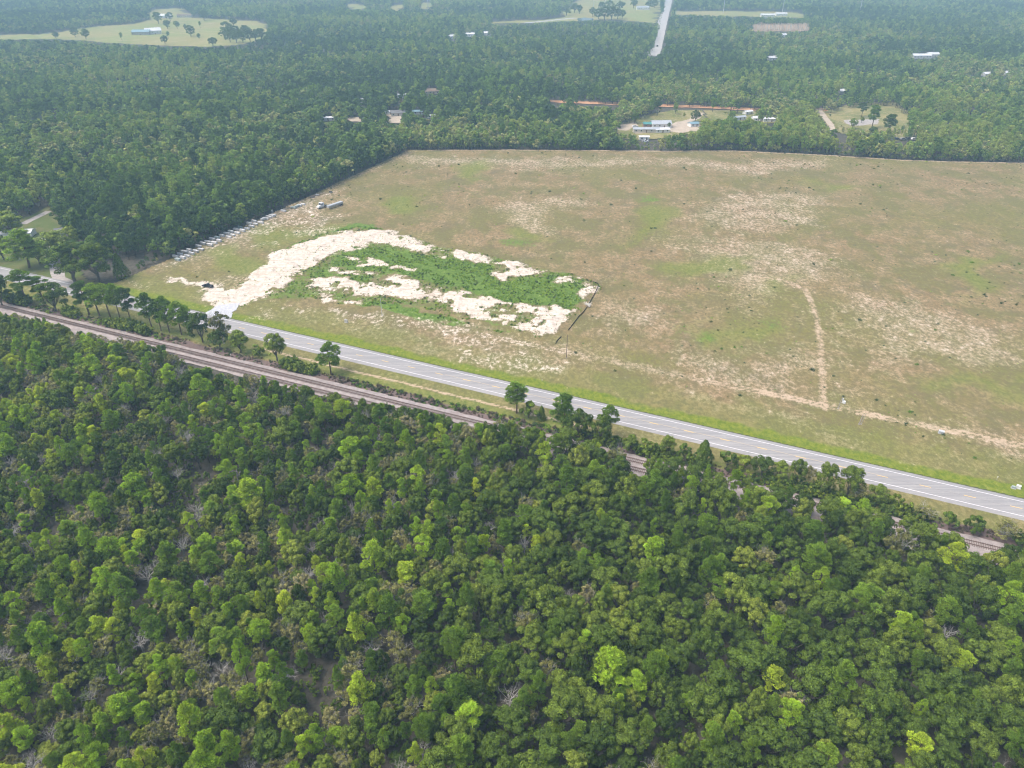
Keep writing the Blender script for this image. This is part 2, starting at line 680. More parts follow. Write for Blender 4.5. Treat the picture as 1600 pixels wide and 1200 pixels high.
def strip(name, pts, width, mat, z, parent=None, kind='structure', rag=0.0, skirt=0.0, step=6.0):
    """a ribbon along a world polyline"""
    pts = np.asarray(pts, float)
    seg = np.linalg.norm(np.diff(pts, axis=0), axis=1)
    L = np.concatenate([[0], np.cumsum(seg)])
    n = max(2, int(L[-1] / step) + 1)
    s = np.linspace(0, L[-1], n)
    P = np.stack([np.interp(s, L, pts[:, 0]), np.interp(s, L, pts[:, 1])], 1)
    D = np.gradient(P, axis=0)
    D /= np.linalg.norm(D, axis=1)[:, None]
    Nn = np.stack([-D[:, 1], D[:, 0]], 1)
    r2 = np.random.default_rng(len(name) + n)
    wl = width / 2 + (r2.random(n) - .5) * rag
    wr = width / 2 + (r2.random(n) - .5) * rag
    cols = [(P - Nn * wr[:, None], z), (P + Nn * wl[:, None], z)]
    if skirt:
        cols = [(P - Nn * (wr + skirt)[:, None], -.25)] + cols + [(P + Nn * (wl + skirt)[:, None], -.25)]
    k = len(cols)
    V = np.zeros((n, k, 3))
    for i, (c, zz) in enumerate(cols):
        V[:, i, :2] = c
        V[:, i, 2] = zz
    idx = np.arange(n * k).reshape(n, k)
    q = np.stack([idx[:-1, :-1].ravel(), idx[1:, :-1].ravel(), idx[1:, 1:].ravel(), idx[:-1, 1:].ravel()], 1)[:, ::-1]
    me = np_mesh(name, V.reshape(-1, 3), q, [MATS[mat]])
    o = link(bpy.data.objects.new(name, me), parent)
    if kind:
        tag(o, kind=kind)
    return o


# one sheet to the horizon: finer near the camera
def build_ground():
    g = np.concatenate([-np.geomspace(14000, 420, 14), np.arange(-400, 401, 40), np.geomspace(420, 14000, 14)])
    h = np.concatenate([[-3000, -1200, -400, -100], np.arange(0, 700, 40), np.geomspace(720, 16000, 18)])
    X, Y = np.meshgrid(g, h)
    idx = np.arange(X.size).reshape(X.shape)
    q = np.stack([idx[:-1, :-1].ravel(), idx[:-1, 1:].ravel(), idx[1:, 1:].ravel(), idx[1:, :-1].ravel()], 1)
    me = np_mesh('ground', np.stack([X.ravel(), Y.ravel(), np.full(X.size, -.5)], 1), q, [MATS['floor']])
    return tag(link(bpy.data.objects.new('ground', me)), kind='structure')


build_ground()

# pixel outlines of the disturbed plot
PAD = wpoly([(337, 470), (380, 442), (410, 416), (430, 396), (470, 383), (510, 365), (560, 357), (600, 360), (650, 374), (700, 386), (760, 398), (800, 408), (850, 422), (905, 434), (935, 446), (930, 462), (905, 490), (880, 520), (845, 530), (800, 522), (740, 507), (690, 494), (640, 482), (560, 474), (490, 470), (430, 470), (370, 478)])
SAND = [wpoly(p) for p in (
    [(332, 484), (338, 462), (375, 446), (413, 414), (424, 386), (432, 392), (455, 388), (500, 371), (545, 361), (578, 366), (592, 380), (560, 396), (520, 403), (490, 411), (472, 425), (458, 441), (440, 456), (410, 466), (380, 476), (355, 484)],
    [(560, 362), (612, 361), (642, 371), (662, 384), (702, 387), (748, 399), (768, 403), (760, 413), (730, 408), (690, 401), (650, 394), (610, 386), (575, 380)],
    [(772, 412), (800, 411), (842, 419), (832, 430), (802, 433), (786, 445), (768, 436)],
    [(484, 441), (530, 433), (560, 444), (590, 434), (640, 438), (682, 452), (690, 456), (668, 477), (640, 470), (600, 466), (560, 462), (520, 456), (488, 456)],
    [(676, 468), (716, 456), (760, 468), (800, 474), (850, 484), (893, 489), (872, 520), (842, 527), (800, 517), (750, 502), (700, 490)],
    [(487, 462), (506, 461), (522, 470), (500, 473)], [(533, 469), (572, 470), (572, 475), (545, 475)],
    [(545, 404), (580, 409), (645, 420), (652, 426), (600, 423), (550, 413)], [(515, 420), (560, 424), (590, 432), (560, 432), (520, 426)],
    [(912, 446), (930, 449), (925, 464), (908, 472), (902, 462)], [(870, 437), (905, 432), (898, 440), (872, 446)],
    [(500, 327), (470, 336), (440, 350), (450, 343), (480, 330)], [(262, 434), (300, 438), (338, 446), (356, 458), (344, 480), (330, 474), (320, 458), (296, 446), (262, 440)])]
MOTTLE = [wpoly(p) for p in (
    [(262, 412), (400, 352), (470, 326), (545, 290), (560, 300), (500, 335), (440, 352), (400, 372), (300, 415)], [(200, 438), (260, 408), (300, 416), (250, 434)], [(420, 345), (520, 318), (540, 330), (470, 365), (430, 380), (400, 390)],
    [(375, 482), (450, 484), (560, 496), (640, 505), (760, 540), (860, 566), (850, 590), (740, 575), (600, 535), (480, 510), (400, 498)], [(300, 440), (340, 430), (420, 400), (410, 425), (360, 452)])]
LUSH = [wpoly(p) for p in (
    [(555, 385), (620, 391), (700, 402), (765, 413), (775, 442), (850, 430), (905, 440), (925, 448), (915, 468), (882, 490), (830, 478), (770, 470), (720, 455), (680, 450), (640, 435), (590, 428), (530, 420), (505, 412), (528, 400)],
    [(520, 467), (580, 471), (640, 480), (690, 493), (725, 505), (712, 511), (650, 501), (580, 482), (528, 475)],
    [(428, 395), (470, 377), (510, 361), (545, 350), (585, 352), (605, 361), (560, 357), (505, 368), (460, 387)],
    [(475, 436), (520, 418), (585, 430), (560, 440), (520, 434)],
    [(760, 516), (800, 520), (775, 524)],
    [(985, 312), (1000, 304), (1025, 308), (1022, 316), (995, 318)], [(760, 380), (800, 374), (832, 378), (825, 388), (780, 388)],
    [(1058, 512), (1080, 508), (1090, 520), (1068, 524)], [(1100, 516), (1130, 514), (1136, 530), (1108, 532)], [(1180, 500), (1222, 502), (1228, 512), (1190, 512)], [(1425, 520), (1450, 524), (1452, 532), (1430, 532)],
    [(352, 460), (405, 420), (412, 414), (405, 428), (360, 458)])]
GREEN = [wpoly(p) for p in (
    [(960, 345), (1010, 320), (1060, 340), (1040, 380), (980, 385)], [(980, 412), (1080, 395), (1170, 420), (1140, 450), (1020, 448)],
    [(590, 320), (640, 300), (720, 310), (700, 330), (620, 335)], [(680, 270), (760, 240), (790, 262), (720, 296)], [(740, 365), (830, 360), (850, 385), (760, 392)],
    [(1240, 480), (1100, 500), (1140, 540), (1230, 520)], [(1180, 440), (1240, 445), (1220, 470), (1170, 465)], [(1480, 420), (1560, 400), (1600, 440), (1520, 470)],
    [(300, 400), (380, 380), (420, 395), (405, 420), (350, 440), (310, 430)], [(195, 440), (260, 420), (300, 440), (330, 470), (310, 490), (220, 465)],
    [(400, 355), (470, 340), (520, 345), (500, 365), (430, 385)], [(1260, 280), (1340, 285), (1330, 300), (1270, 298)], [(1400, 620), (1600, 600), (1600, 660), (1450, 650)])]
BARE = [wpoly(p) for p in (
    [(770, 320), (860, 300), (900, 330), (860, 370), (790, 360)], [(250, 410), (400, 345), (530, 290), (560, 310), (480, 350), (380, 395), (290, 420)],
    [(1120, 300), (1260, 300), (1280, 360), (1120, 370), (1060, 340)], [(960, 470), (1040, 470), (1080, 500), (940, 540), (920, 510)], [(1090, 540), (1260, 540), (1270, 590), (1110, 590)],
    [(1290, 470), (1560, 490), (1560, 580), (1320, 600)], [(620, 240), (1000, 242), (1000, 262), (640, 262)], [(1000, 240), (1300, 248), (1300, 268), (1000, 262)],
    [(1060, 370), (1240, 400), (1300, 440), (1180, 480), (1050, 440)], [(380, 490), (480, 500), (760, 560), (850, 590), (700, 575), (500, 530)], [(620, 500), (880, 560), (860, 600), (700, 560)],
    [(1000, 610), (1200, 650), (1400, 700), (1500, 715), (1350, 660), (1150, 620)], [(1510, 690), (1600, 700), (1600, 740), (1530, 720)])]
CROSS = wpoly([(1180, 433), (1225, 438), (1258, 453), (1275, 490), (1282, 540), (1285, 600), (1288, 640)])
XMAX = 470.0
FIELD = np.array([rd(-306, 4.6), rd(-306.5, 114), rd(-313, 298), *[gp(*p) for p in ((800, 234), (1000, 236), (1150, 236), (1300, 243), (1400, 250), (1500, 253), (1600, 255), (1780, 262))], rd(240, 4.6)])


def field_cover(X, Y):
    s, d = sd(X, Y)
    wx = (fbm(X, Y, 14, 3) - .5) * 9 + (fbm(X + 90, Y, 4, 2) - .5) * 6
    wy = (fbm(X, Y + 70, 14, 3) - .5) * 9 + (fbm(X, Y + 31, 4, 2) - .5) * 6
    U, V = X + wx, Y + wy
    U2, V2 = U + (fbm(X + 11, Y, 42, 3) - .5) * 60, V + (fbm(X, Y + 19, 42, 3) - .5) * 60
    sand = np.zeros_like(X)
    for p in SAND:
        sand = np.maximum(sand, sstep(-3.2, 3.4, sdist(U, V, p)))
    for p in MOTTLE:
        sand = np.maximum(sand, .40 * sstep(-5, 6, sdist(U2, V2, p)))
    for p in BARE:
        sand = np.maximum(sand, .20 * sstep(-14, 14, sdist(U2, V2, p)))
    hole = sstep(.57, .66, fbm(X + 13, Y + 5, 7, 3)) * (ldist(X, Y, wpoly([(345, 470), (400, 440), (440, 410), (520, 380), (570, 372)])) > 13)
    sand = sand * (1 - .75 * hole)
    lush = np.zeros_like(X)
    for i, p in enumerate(LUSH):
        lush = np.maximum(lush, sstep(-1.5, 2.5, sdist(U, V, p)) if i < 5 or i == len(LUSH) - 1 else .62 * sstep(-6, 5, sdist(U * .75 + U2 * .25, V * .75 + V2 * .25, p)))
    green = np.zeros_like(X)
    for p in GREEN:
        green = np.maximum(green, .8 * sstep(-14, 16, sdist(U2, V2, p)))
    bare = np.zeros_like(X)
    for p in BARE:
        bare = np.maximum(bare, sstep(-16, 14, sdist(U2, V2, p)))
    inpad = sdist(U, V, PAD)
    lush = np.maximum(lush, .62 * sstep(0, 3, inpad))
    lush = lush * (1 - sand)
    # mown verge, sandy utility track, ruts
    vg = sstep(14.5, 9.5, d + wx * .35) * (d > 0)
    green = np.maximum(green, vg * 1.0)
    vgs = np.clip(vg * sstep(16, 8, d + wx * .8), 0, 1)
    green = np.maximum(green, .55 * sstep(36, 22, d + wx * 1.2) * (d > 0))
    edge = sstep(6.6, 5.6, d) * (d > 0) * .8
    tr = np.where((s > -150) & (s < 130), 1, 0)
    band = tr * np.exp(-((d - 35.6) / 3.6) ** 2)
    rut = np.maximum(np.exp(-((d - 34.5 + wx * .08) / .6) ** 2), np.exp(-((d - 36.6 + wx * .08) / .6) ** 2)) * tr
    orange = np.clip(.42 * band * sstep(-60, 0, s) * (fbm(X, Y, 9, 3) * 1.6) + (.34 + .5 * fbm(X, Y, 22, 3)) * rut * sstep(-118, -95, s), 0, 1)
    sand = np.maximum(sand, .62 * rut * sstep(-60, -85, s) * sstep(-150, -130, s))
    cd = ldist(X, Y, CROSS)
    orange = np.maximum(orange, .58 * sstep(2.8, .8, cd) + .05 * sstep(3.6, 2.5, cd) * np.cos(cd * 3.6))
    bare = np.maximum(bare, band)
    # truck yard by the entrance
    bare = np.maximum(bare, .8 * sstep(-4, 4, sdist(U, V, wpoly([(300, 470), (330, 440), (420, 400), (400, 440), (350, 480)]))))
    # bare strip where the plough met the trees
    left = sstep(-300, -305.5, s + wx * .3) * sstep(60, 80, d)
    orange = np.maximum(orange, left * .45)
    orange = np.maximum(orange, .65 * sstep(-1, -5, sdist(X, Y, FIELD) - 6) * (d > 200) * (s > -300))
    h = .25 + (fbm(X, Y, 30, 3) - .5) * .5 + (fbm(X, Y, 3.0, 2) - .5) * .22
    lump = np.abs(fbm(X, Y, 5.5, 3) - .5) * 2
    h = h + sstep(-1.5, 2.5, inpad) * (.55 + .5 * (fbm(X + 40, Y, 12, 2) - .5)) + sand * sstep(-1, 3, inpad) * (1.7 * (.45 - lump) + .8 * (fbm(X, Y, 2.4, 2) - .5))
    ent = sstep(10, 2, ldist(X, Y, wpoly([(345, 492), (360, 480), (400, 460)])))
    h = h * (1 - .85 * ent)
    h = h * sstep(5.5, 12, d) + .06 * sstep(7, 5, d)
    z = np.zeros_like(X)
    vgs = np.broadcast_to(vgs, X.shape)
    return h, np.stack([sand, lush, green, z], 1), np.stack([orange, bare, vgs, edge], 1)


sheet('field', FIELD, 1.0, MATS['field'], field_cover)


def verge_cover(X, Y):
    s, d = sd(X, Y)
    w = (fbm(X, Y, 12, 3) - .5) * 4 + (fbm(X, Y, 3, 2) - .5) * 2
    z = np.zeros_like(X)
    hb = -17.2 + (s + 142) * .0123
    heath = sstep(hb + 1, hb - 1.2, d + w * .7) * 1.0
    green = np.clip(.55 + .25 * (fbm(X, Y, 20, 3) - .5) + .5 * np.exp(-((d + 14.5 + w * .2) / 1.8) ** 2), 0, 1) * (1 - heath)
    tr = np.exp(-((d + 10.9 + w * .22) / .75) ** 2) * sstep(-215, -185, s) * sstep(-20, -70, s)
    orange = .72 * tr + .15 * np.exp(-((d + 10.9) / 2.5) ** 2) * sstep(-215, -185, s) * sstep(-20, -70, s)
    edge = sstep(-5.9, -5.2, d) * .35
    h = (fbm(X, Y, 8, 3) - .5) * .35 * sstep(-5.5, -9, d) - .15 * np.exp(-((d + 12) / 4) ** 2)
    return h, np.stack([z, z, green, heath], 1), np.stack([orange, z + .35, z, edge], 1)


VERGE = np.array([rd(-420, -4.6), rd(240, -4.6), rd(240, -22), rd(-420, -30)])
sheet('grass_verge', VERGE, 1.0, MATS['field'], verge_cover)

# the road and its painted lines
road = strip('road', [rd(-520, 0), rd(260, 0)], 10.2, 'asphalt', .16, skirt=.9, rag=.12)
for dd in (-3.6, 3.6):
    strip('edge_line', [rd(-520, dd), rd(260, dd)], .20, 'line_white', .166, parent=road, kind=None)
S0 = sd(*gp(1515, 775))[0]
for k in range(-45, 16):
    s = S0 + k * 11.85
    strip('centre_dash', [rd(s - 1.55, 0), rd(s + 1.55, 0)], .26, 'line_yellow', .166, parent=road, kind=None, step=1)
strip('centre_line', [rd(-120, .3), rd(30, .3)], .15, 'line_yellow_faded', .166, parent=road, kind=None)
strip('centre_seam', [rd(-520, -.22), rd(260, -.22)], .07, 'sleeper_wood', .165, parent=road, kind=None)

# driveway apron of fresh gravel, side lane by the homestead
AP = [(320, 490), (340, 478), (376, 473.5), (372, 480), (358, 498), (352, 501)]


def flat_poly(name, pts, mat, z, thick=.12):
    mb = MB()
    n = len(pts)
    mb.add([(x, y, z) for x, y in pts] + [(x, y, z - thick) for x, y in pts], [tuple(range(n))] + [((i + 1) % n, i, n + i, n + (i + 1) % n) for i in range(n)])
    return tag(mb.build(name, mat), kind='structure')


def ccw(pts):
    a = sum(pts[i - 1][0] * pts[i][1] - pts[i][0] * pts[i - 1][1] for i in range(len(pts)))
    return pts if a > 0 else pts[::-1]


def ragged(pts, amp, step, seed=1):
    r2 = np.random.default_rng(seed)
    out = []
    for i in range(len(pts)):
        a, b = np.array(pts[i]), np.array(pts[(i + 1) % len(pts)])
        L = np.linalg.norm(b - a)
        k = max(1, int(L / step))
        for j in range(k):
            p = a + (b - a) * j / k
            if j:
                p = p + r2.normal(0, amp, 2)
            out.append(tuple(p))
    return out


flat_poly('gravel_apron', ccw(ragged([gp(*p) for p in AP], .35, 1.5)), 'gravel_apron', .24, .4)
LAWN = np.array([gp(*p) for p in ((-60, 418), (-60, 395), (40, 340), (75, 322), (92, 345), (108, 372), (118, 400), (130, 434), (190, 452), (200, 462))] + [rd(-420, 4.8)])
sheet('lawn', LAWN, 2.0, MATS['lawn'], None, z=-.02)
strip('driveway', [gp(96, 446), gp(90, 428), gp(86, 412), gp(80, 396), gp(72, 380)], 6.0, 'gravel_drive', .05, rag=.6)
strip('side_lane', [gp(130, 452), gp(105, 441), gp(96, 436)], 5.0, 'gravel_drive', .055, rag=.5)
strip('garden_path', [gp(36, 350), gp(76, 330)], 4.5, 'gravel_drive', .04, rag=.6)

# far clearings, pastures, dirt roads, pond
PAST = {
    'far_left': [(-30, 54), (60, 54), (110, 47), (165, 40), (205, 38), (236, 30), (233, 22), (242, 15), (270, 13), (290, 15), (302, 25), (335, 30), (405, 33), (418, 38), (416, 50), (400, 62), (380, 69), (330, 73), (250, 71), (170, 67), (130, 63), (60, 61), (-30, 60)],
    'far_mid': [(762, 34), (850, 31), (882, 27), (874, 22), (893, 10), (904, -3), (1030, -3), (1032, 16), (1030, 36), (985, 33), (930, 31), (880, 33), (830, 36), (770, 37)],
    'far_right': [(1056, 17.5), (1150, 17.5), (1250, 19), (1258, 28), (1190, 27), (1056, 23)],
    'gap_a': [(542, 7), (560, 6), (574, 9), (566, 15), (548, 14)], 'gap_b': [(608, 12), (626, 6), (632, 8), (622, 17)], 'gap_c': [(656, 9), (662, 4), (674, 5), (672, 14), (658, 14)],
    'house_lot': [(955, 208), (962, 196), (990, 186), (1010, 180), (1050, 172), (1095, 172), (1102, 182), (1092, 207), (1040, 216), (985, 220)],
    'east_lot': [(1272, 168), (1300, 170), (1330, 161), (1400, 160), (1440, 185), (1446, 214), (1390, 222), (1340, 216), (1300, 203), (1284, 187)],
    'middle_lot': [(1100, 172), (1190, 174), (1225, 190), (1180, 195), (1110, 192)]}
for k, p in PAST.items():
    sheet('pasture', ragged([gp(*q) for q in p], 12 if p[0][1] < 100 else 3, 30, 5), 8.0 if p[0][1] < 100 else 3.0, MATS['pasture' if p[0][1] < 100 else 'lot'], None, z=.0)
strip('dirt_road', [gp(780, 153), gp(870, 158.5), gp(960, 162), (gp(1040, 165)), gp(1110, 167.5), gp(1185, 171), gp(1290, 171)], 13.0, 'red_dirt', .10, rag=3)
strip('dirt_lane', [gp(1279, 170), gp(1284, 178), gp(1296, 192), gp(1302, 204)], 5.5, 'pale_dirt', .14, rag=1)
strip('yard_drive', [gp(1094, 176), gp(1085, 186), gp(1068, 192), gp(1050, 196), gp(1030, 205), gp(990, 207)], 8, 'pale_dirt', .10, rag=2)
flat_poly('sand_yard', ccw(ragged([gp(*p) for p in ((1040, 196), (1060, 190), (1092, 190), (1094, 202), (1070, 207), (1045, 206))], 1, 4)), 'pale_dirt', .07)
flat_poly('sand_yard', ccw(ragged([gp(*p) for p in ((958, 203), (966, 196), (992, 190), (998, 196), (980, 204))], 1, 4)), 'pale_dirt', .07)
flat_poly('sand_yard', ccw(ragged([gp(*p) for p in ((540, 184), (560, 183), (566, 190), (548, 190))], 1.5, 5)), 'pale_dirt', .07)
flat_poly('sand_yard', ccw(ragged([gp(*p) for p in ((603, 175), (630, 173), (626, 192), (610, 192))], 1.5, 5)), 'pale_dirt', .07)
flat_poly('sand_yard', ccw(ragged([gp(*p) for p in ((1318, 188), (1375, 186), (1372, 194), (1325, 197))], 1.5, 5)), 'gravel_drive', .07)
flat_poly('tan_clearing', ccw(ragged([gp(*p) for p in ((1176, 35), (1262, 35), (1268, 49), (1178, 49))], 5, 20)), 'tan_dirt', .1)
strip('far_road', [gp(1020, 87), gp(1025, 72), gp(1031, 50), gp(1037, 28), gp(1043, 8), gp(1047, -6), gp(1052, -20)], 19.0, 'concrete_road', .15, rag=1)
strip('far_lane', [gp(820, 36), gp(850, 33), gp(880, 30), gp(900, 28)], 14.0, 'concrete_road', .12, rag=2)


def mat_water():
    t = NT('pond_water')
    f = t.noise(t.pos(), .2, 3, .6)
    return t.done(t.principled(t.mix(f, (.16, .20, .22), (.22, .26, .28)), .06, .6, normal=t.bump(f, .02, .1)))


MATS['water'] = mat_water()
flat_poly('pond', ccw(ragged([gp(*p) for p in ((903, 28.5), (915, 27.5), (928, 29), (924, 34), (912, 35), (903, 33))], 2, 15)), 'water', .12)
flat_poly('pond', ccw(ragged([gp(*p) for p in ((850, 3), (862, -4), (918, -4), (900, 2), (875, 5))], 5, 40)), 'water', .12)

# railway: ballast bed, main track, siding
def bed(name, off, w, z, mat, s0=-440, s1=240):
    pts = [rd(s, track_d(s) + off) for s in np.arange(s0, s1, 20.0)]
    return strip(name, pts, w, mat, z, skirt=1.0, rag=.8, step=3)


bed('ballast_bed', -1.2, 8.4, .30, 'ballast')


def track(off, s0, s1, label):
    a = (s0 + s1) / 2
    x, y = rd(a, track_d(a) + off)
    ang = RA + math.atan(.0123)
    o = empty('railway_track', x, y, .30, ang)
    L = s1 - s0
    for k in (-.7175, .7175):
        mb = MB()
        prof = [(-.07, 0), (.07, 0), (.03, .04), (.037, .12), (.037, .17), (-.037, .17), (-.037, .12), (-.03, .04)]
        n = len(prof)
        vs = [(-L / 2, k + p, z + .12) for p, z in prof] + [(L / 2, k + p, z + .12) for p, z in prof]
        mb.add(vs, [tuple(range(n)), tuple(reversed(range(n, 2 * n)))] + [((i + 1) % n, i, n + i, n + (i + 1) % n) for i in range(n)])
        mb.build('rail', 'rust_rail', o)
    mb = MB()
    for q in np.arange(-L / 2, L / 2, .56):
        mb.box((q, random.uniform(-.06, .06), .065), (.24, 2.55, .12))
    tag(mb.build('sleepers', 'sleeper_wood', o), kind='stuff')
    tag(o, label, 'railway track')


track(0, -440, 230, 'rusty main railway track on pale ballast between the road and the near woods')
track(-4.2, -235, -20, 'shorter railway siding beside the main track, half hidden by the near woods')


# ------------------------------------------------------------------ trees: models
def rand_dirs(r, n, up=0.0):
    v = r.normal(size=(n, 3))
    v[:, 2] += up
    return v / (np.linalg.norm(v, axis=1)[:, None] + 1e-9)


def leaf_quads(r, pos, nrm, size, tint):
    n = len(pos)
    a = np.cross(nrm, rand_dirs(r, n))
    a /= np.linalg.norm(a, axis=1)[:, None] + 1e-9
    b = np.cross(nrm, a)
    s = size[:, None]
    k = r.uniform(.55, .95, n)[:, None]
    V = np.stack([pos - a * s, pos - b * s * k, pos + a * s, pos + b * s * k], 1)
    return V.reshape(-1, 3), np.arange(n * 4).reshape(n, 4), np.repeat(tint, 4)


def oak_crown(r, Rr, z0, z1, nlobe, leaves, size, loose=.12, mats=None):
    """lobed dome between heights z0 and z1"""
    zc, hz = z0 + (z1 - z0) * .44, (z1 - z0) * .58
    P, Nn, Tn, Sz = [], [], [], []
    sq = r.uniform(.8, 1.2)
    for i in range(nlobe):
        for _ in range(20):
            d = rand_dirs(r, 1, .45)[0]
            if d[2] > -.78:
                break
        k = r.uniform(.66, .92) if i > nlobe * .2 else r.uniform(.1, .5)
        c = np.array([d[0] * Rr * k * sq, d[1] * Rr * k / sq, zc + d[2] * hz * k])
        lr = Rr * r.uniform(.14, .30)
        n = int(leaves / nlobe * (lr / (Rr * .225)) ** 2)
        q = rand_dirs(r, n, .35)
        pp = c + q * lr * (1 - np.abs(r.normal(0, loose, n)))[:, None] * np.array([1, 1, .85])
        nn = q + r.normal(0, .26, (n, 3)) + np.array([0, 0, .12])
        P.append(pp)
        Nn.append(nn / np.linalg.norm(nn, axis=1)[:, None])
        Tn.append(np.clip(r.normal(1, .26, n) * r.uniform(.78, 1.22), .35, 1.9))
        Sz.append(size * r.uniform(.6, 1.25, n))
    return leaf_quads(r, np.concatenate(P), np.concatenate(Nn), np.concatenate(Sz), np.concatenate(Tn))


def pine_crown(r, Rr, z0, z1, nclump, tufts, ln, tip=.45):
    V, Tn = [], []
    for i in range(nclump):
        f = (i + .5) / nclump
        z = z0 + (z1 - z0) * f
        env = Rr * (1 - (1 - tip) * max(0, (f - .45) / .55) ** 1.3) * (.6 + .4 * min(1, f / .3))
        a = i * 2.4 + r.uniform(-.6, .6)
        rad = env * r.uniform(.30, .90) * (1 if f < .88 else .25)
        c = np.array([cos(a) * rad, sin(a) * rad, z + r.uniform(-.3, .3)])
        cr = np.array([1, 1, .68]) * Rr * r.uniform(.20, .36) * (1 if f < .88 else 1.05)
        n = int(tufts / nclump)
        q = rand_dirs(r, n, .35)
        p = c + q * cr * (1 - np.abs(r.normal(0, .2, n)))[:, None]
        out = q * .8 + np.array([0, 0, .45]) + (p - np.array([0, 0, z])) * .12
        tn = np.clip(r.normal(1, .22, n) * r.uniform(.80, 1.2), .4, 1.8)
        for j in range(5):
            d = out + r.normal(0, .62, (n, 3))
            d /= np.linalg.norm(d, axis=1)[:, None]
            s = np.cross(d, rand_dirs(r, n))
            s /= np.linalg.norm(s, axis=1)[:, None] + 1e-9
            L = ln * r.uniform(.7, 1.25, n)[:, None]
            V.append(np.stack([p - s * L * .20, p + s * L * .20, p + d * L * 1.05], 1).reshape(-1, 3))
            Tn.append(np.repeat(tn, 3))
    V = np.concatenate(V)
    return V, np.arange(len(V)).reshape(-1, 3), np.concatenate(Tn)


def wood(r, h, r0, kind, Rr, z0, z1):
    mb = MB()
    if kind == 'pine':
        bend = r.normal(0, .18, 2)
        top = np.array([bend[0], bend[1], z0 + (z1 - z0) * .9])
        mb.tube([(0, 0, -.8), (bend[0] * .3, bend[1] * .3, z0 * .6), top], [r0, r0 * .8, r0 * .2], 6)
        for i in range(9):
            f = (i + .5) / 9
            z = z0 + (z1 - z0) * f * .85
            a = i * 2.4
            L = Rr * r.uniform(.5, .8) * (1 - .5 * f)
            mb.tube([(bend[0] * .5, bend[1] * .5, z), (cos(a) * L, sin(a) * L, z + L * .35)], [r0 * .35, r0 * .1], 4)
    else:
        mb.tube([(0, 0, -.8), (r.normal(0, .1), r.normal(0, .1), z0 * .7), (r.normal(0, .2), r.normal(0, .2), z0 + (z1 - z0) * .25)], [r0 * 1.2, r0, r0 * .7], 6)
        for i in range(8):
            a = i * 2.4 + r.uniform(-.4, .4)
            L = Rr * r.uniform(.5, .85)
            zs = z0 * r.uniform(.65, 1.0)
            m = (cos(a) * L * .45, sin(a) * L * .45, zs + (z1 - z0) * .3)
            mb.tube([(0, 0, zs), m, (cos(a + .3) * L, sin(a + .3) * L, z0 + (z1 - z0) * r.uniform(.45, .8))], [r0 * .5, r0 * .32, r0 * .1], 4)
    return mb


def twigs(r, base, top_r, z0, z1, n0, r0, depth=3, mb=None, up=.5):
    """branching bare limbs"""
    mb = mb or MB()

    def grow(p, d, L, rad, k):
        m = p + d * L * .55 + r.normal(0, .08 * L, 3)
        e = p + d * L + r.normal(0, .10 * L, 3)
        mb.tube([p, m, e], [rad, rad * .75, rad * .45], 3, cap=False)
        if k == 0:
            return
        for i in range(r.integers(2, 4)):
            nd = d + r.normal(0, .55, 3) + np.array([0, 0, .12])
            nd /= np.linalg.norm(nd)
            grow(m if i == 0 else e, nd, L * r.uniform(.55, .8), rad * .5, k - 1)

    for i in range(n0):
        a = i * 2.4 + r.uniform(-.4, .4)
        z = z0 + (z1 - z0) * r.uniform(0, .25)
        d = np.array([cos(a), sin(a), up + r.uniform(0, .8)])
        d /= np.linalg.norm(d)
        grow(np.array([0, 0, z]), d, top_r * r.uniform(.45, .6), r0, depth)
    return mb


PROTO = {}          # kind -> list of (crown mesh or None, trunk mesh, height, crown width)


def lod_mesh(name, parts):
    """crown and trunk of a model as one mesh for the uncounted mass of trees"""
    V, F, Tn, M, mats, b = [], [], [], [], [], 0
    for me in parts:
        me.calc_loop_triangles()
        n = len(me.vertices)
        co = np.zeros(n * 3, np.float32)
        me.vertices.foreach_get('co', co)
        tr = np.zeros(len(me.loop_triangles) * 3, np.int32)
        me.loop_triangles.foreach_get('vertices', tr)
        V.append(co.reshape(-1, 3))
        F.append(tr.reshape(-1, 3) + b)
        tt = np.ones(n, np.float32)
        if 'tint' in me.attributes:
            me.attributes['tint'].data.foreach_get('value', tt)
        Tn.append(tt)
        M.append(np.full(len(tr) // 3, len(mats)))
        mats.append(me.materials[0])
        b += n
    return np_mesh(name, np.concatenate(V), np.concatenate(F), mats, np.concatenate(Tn), np.concatenate(M))


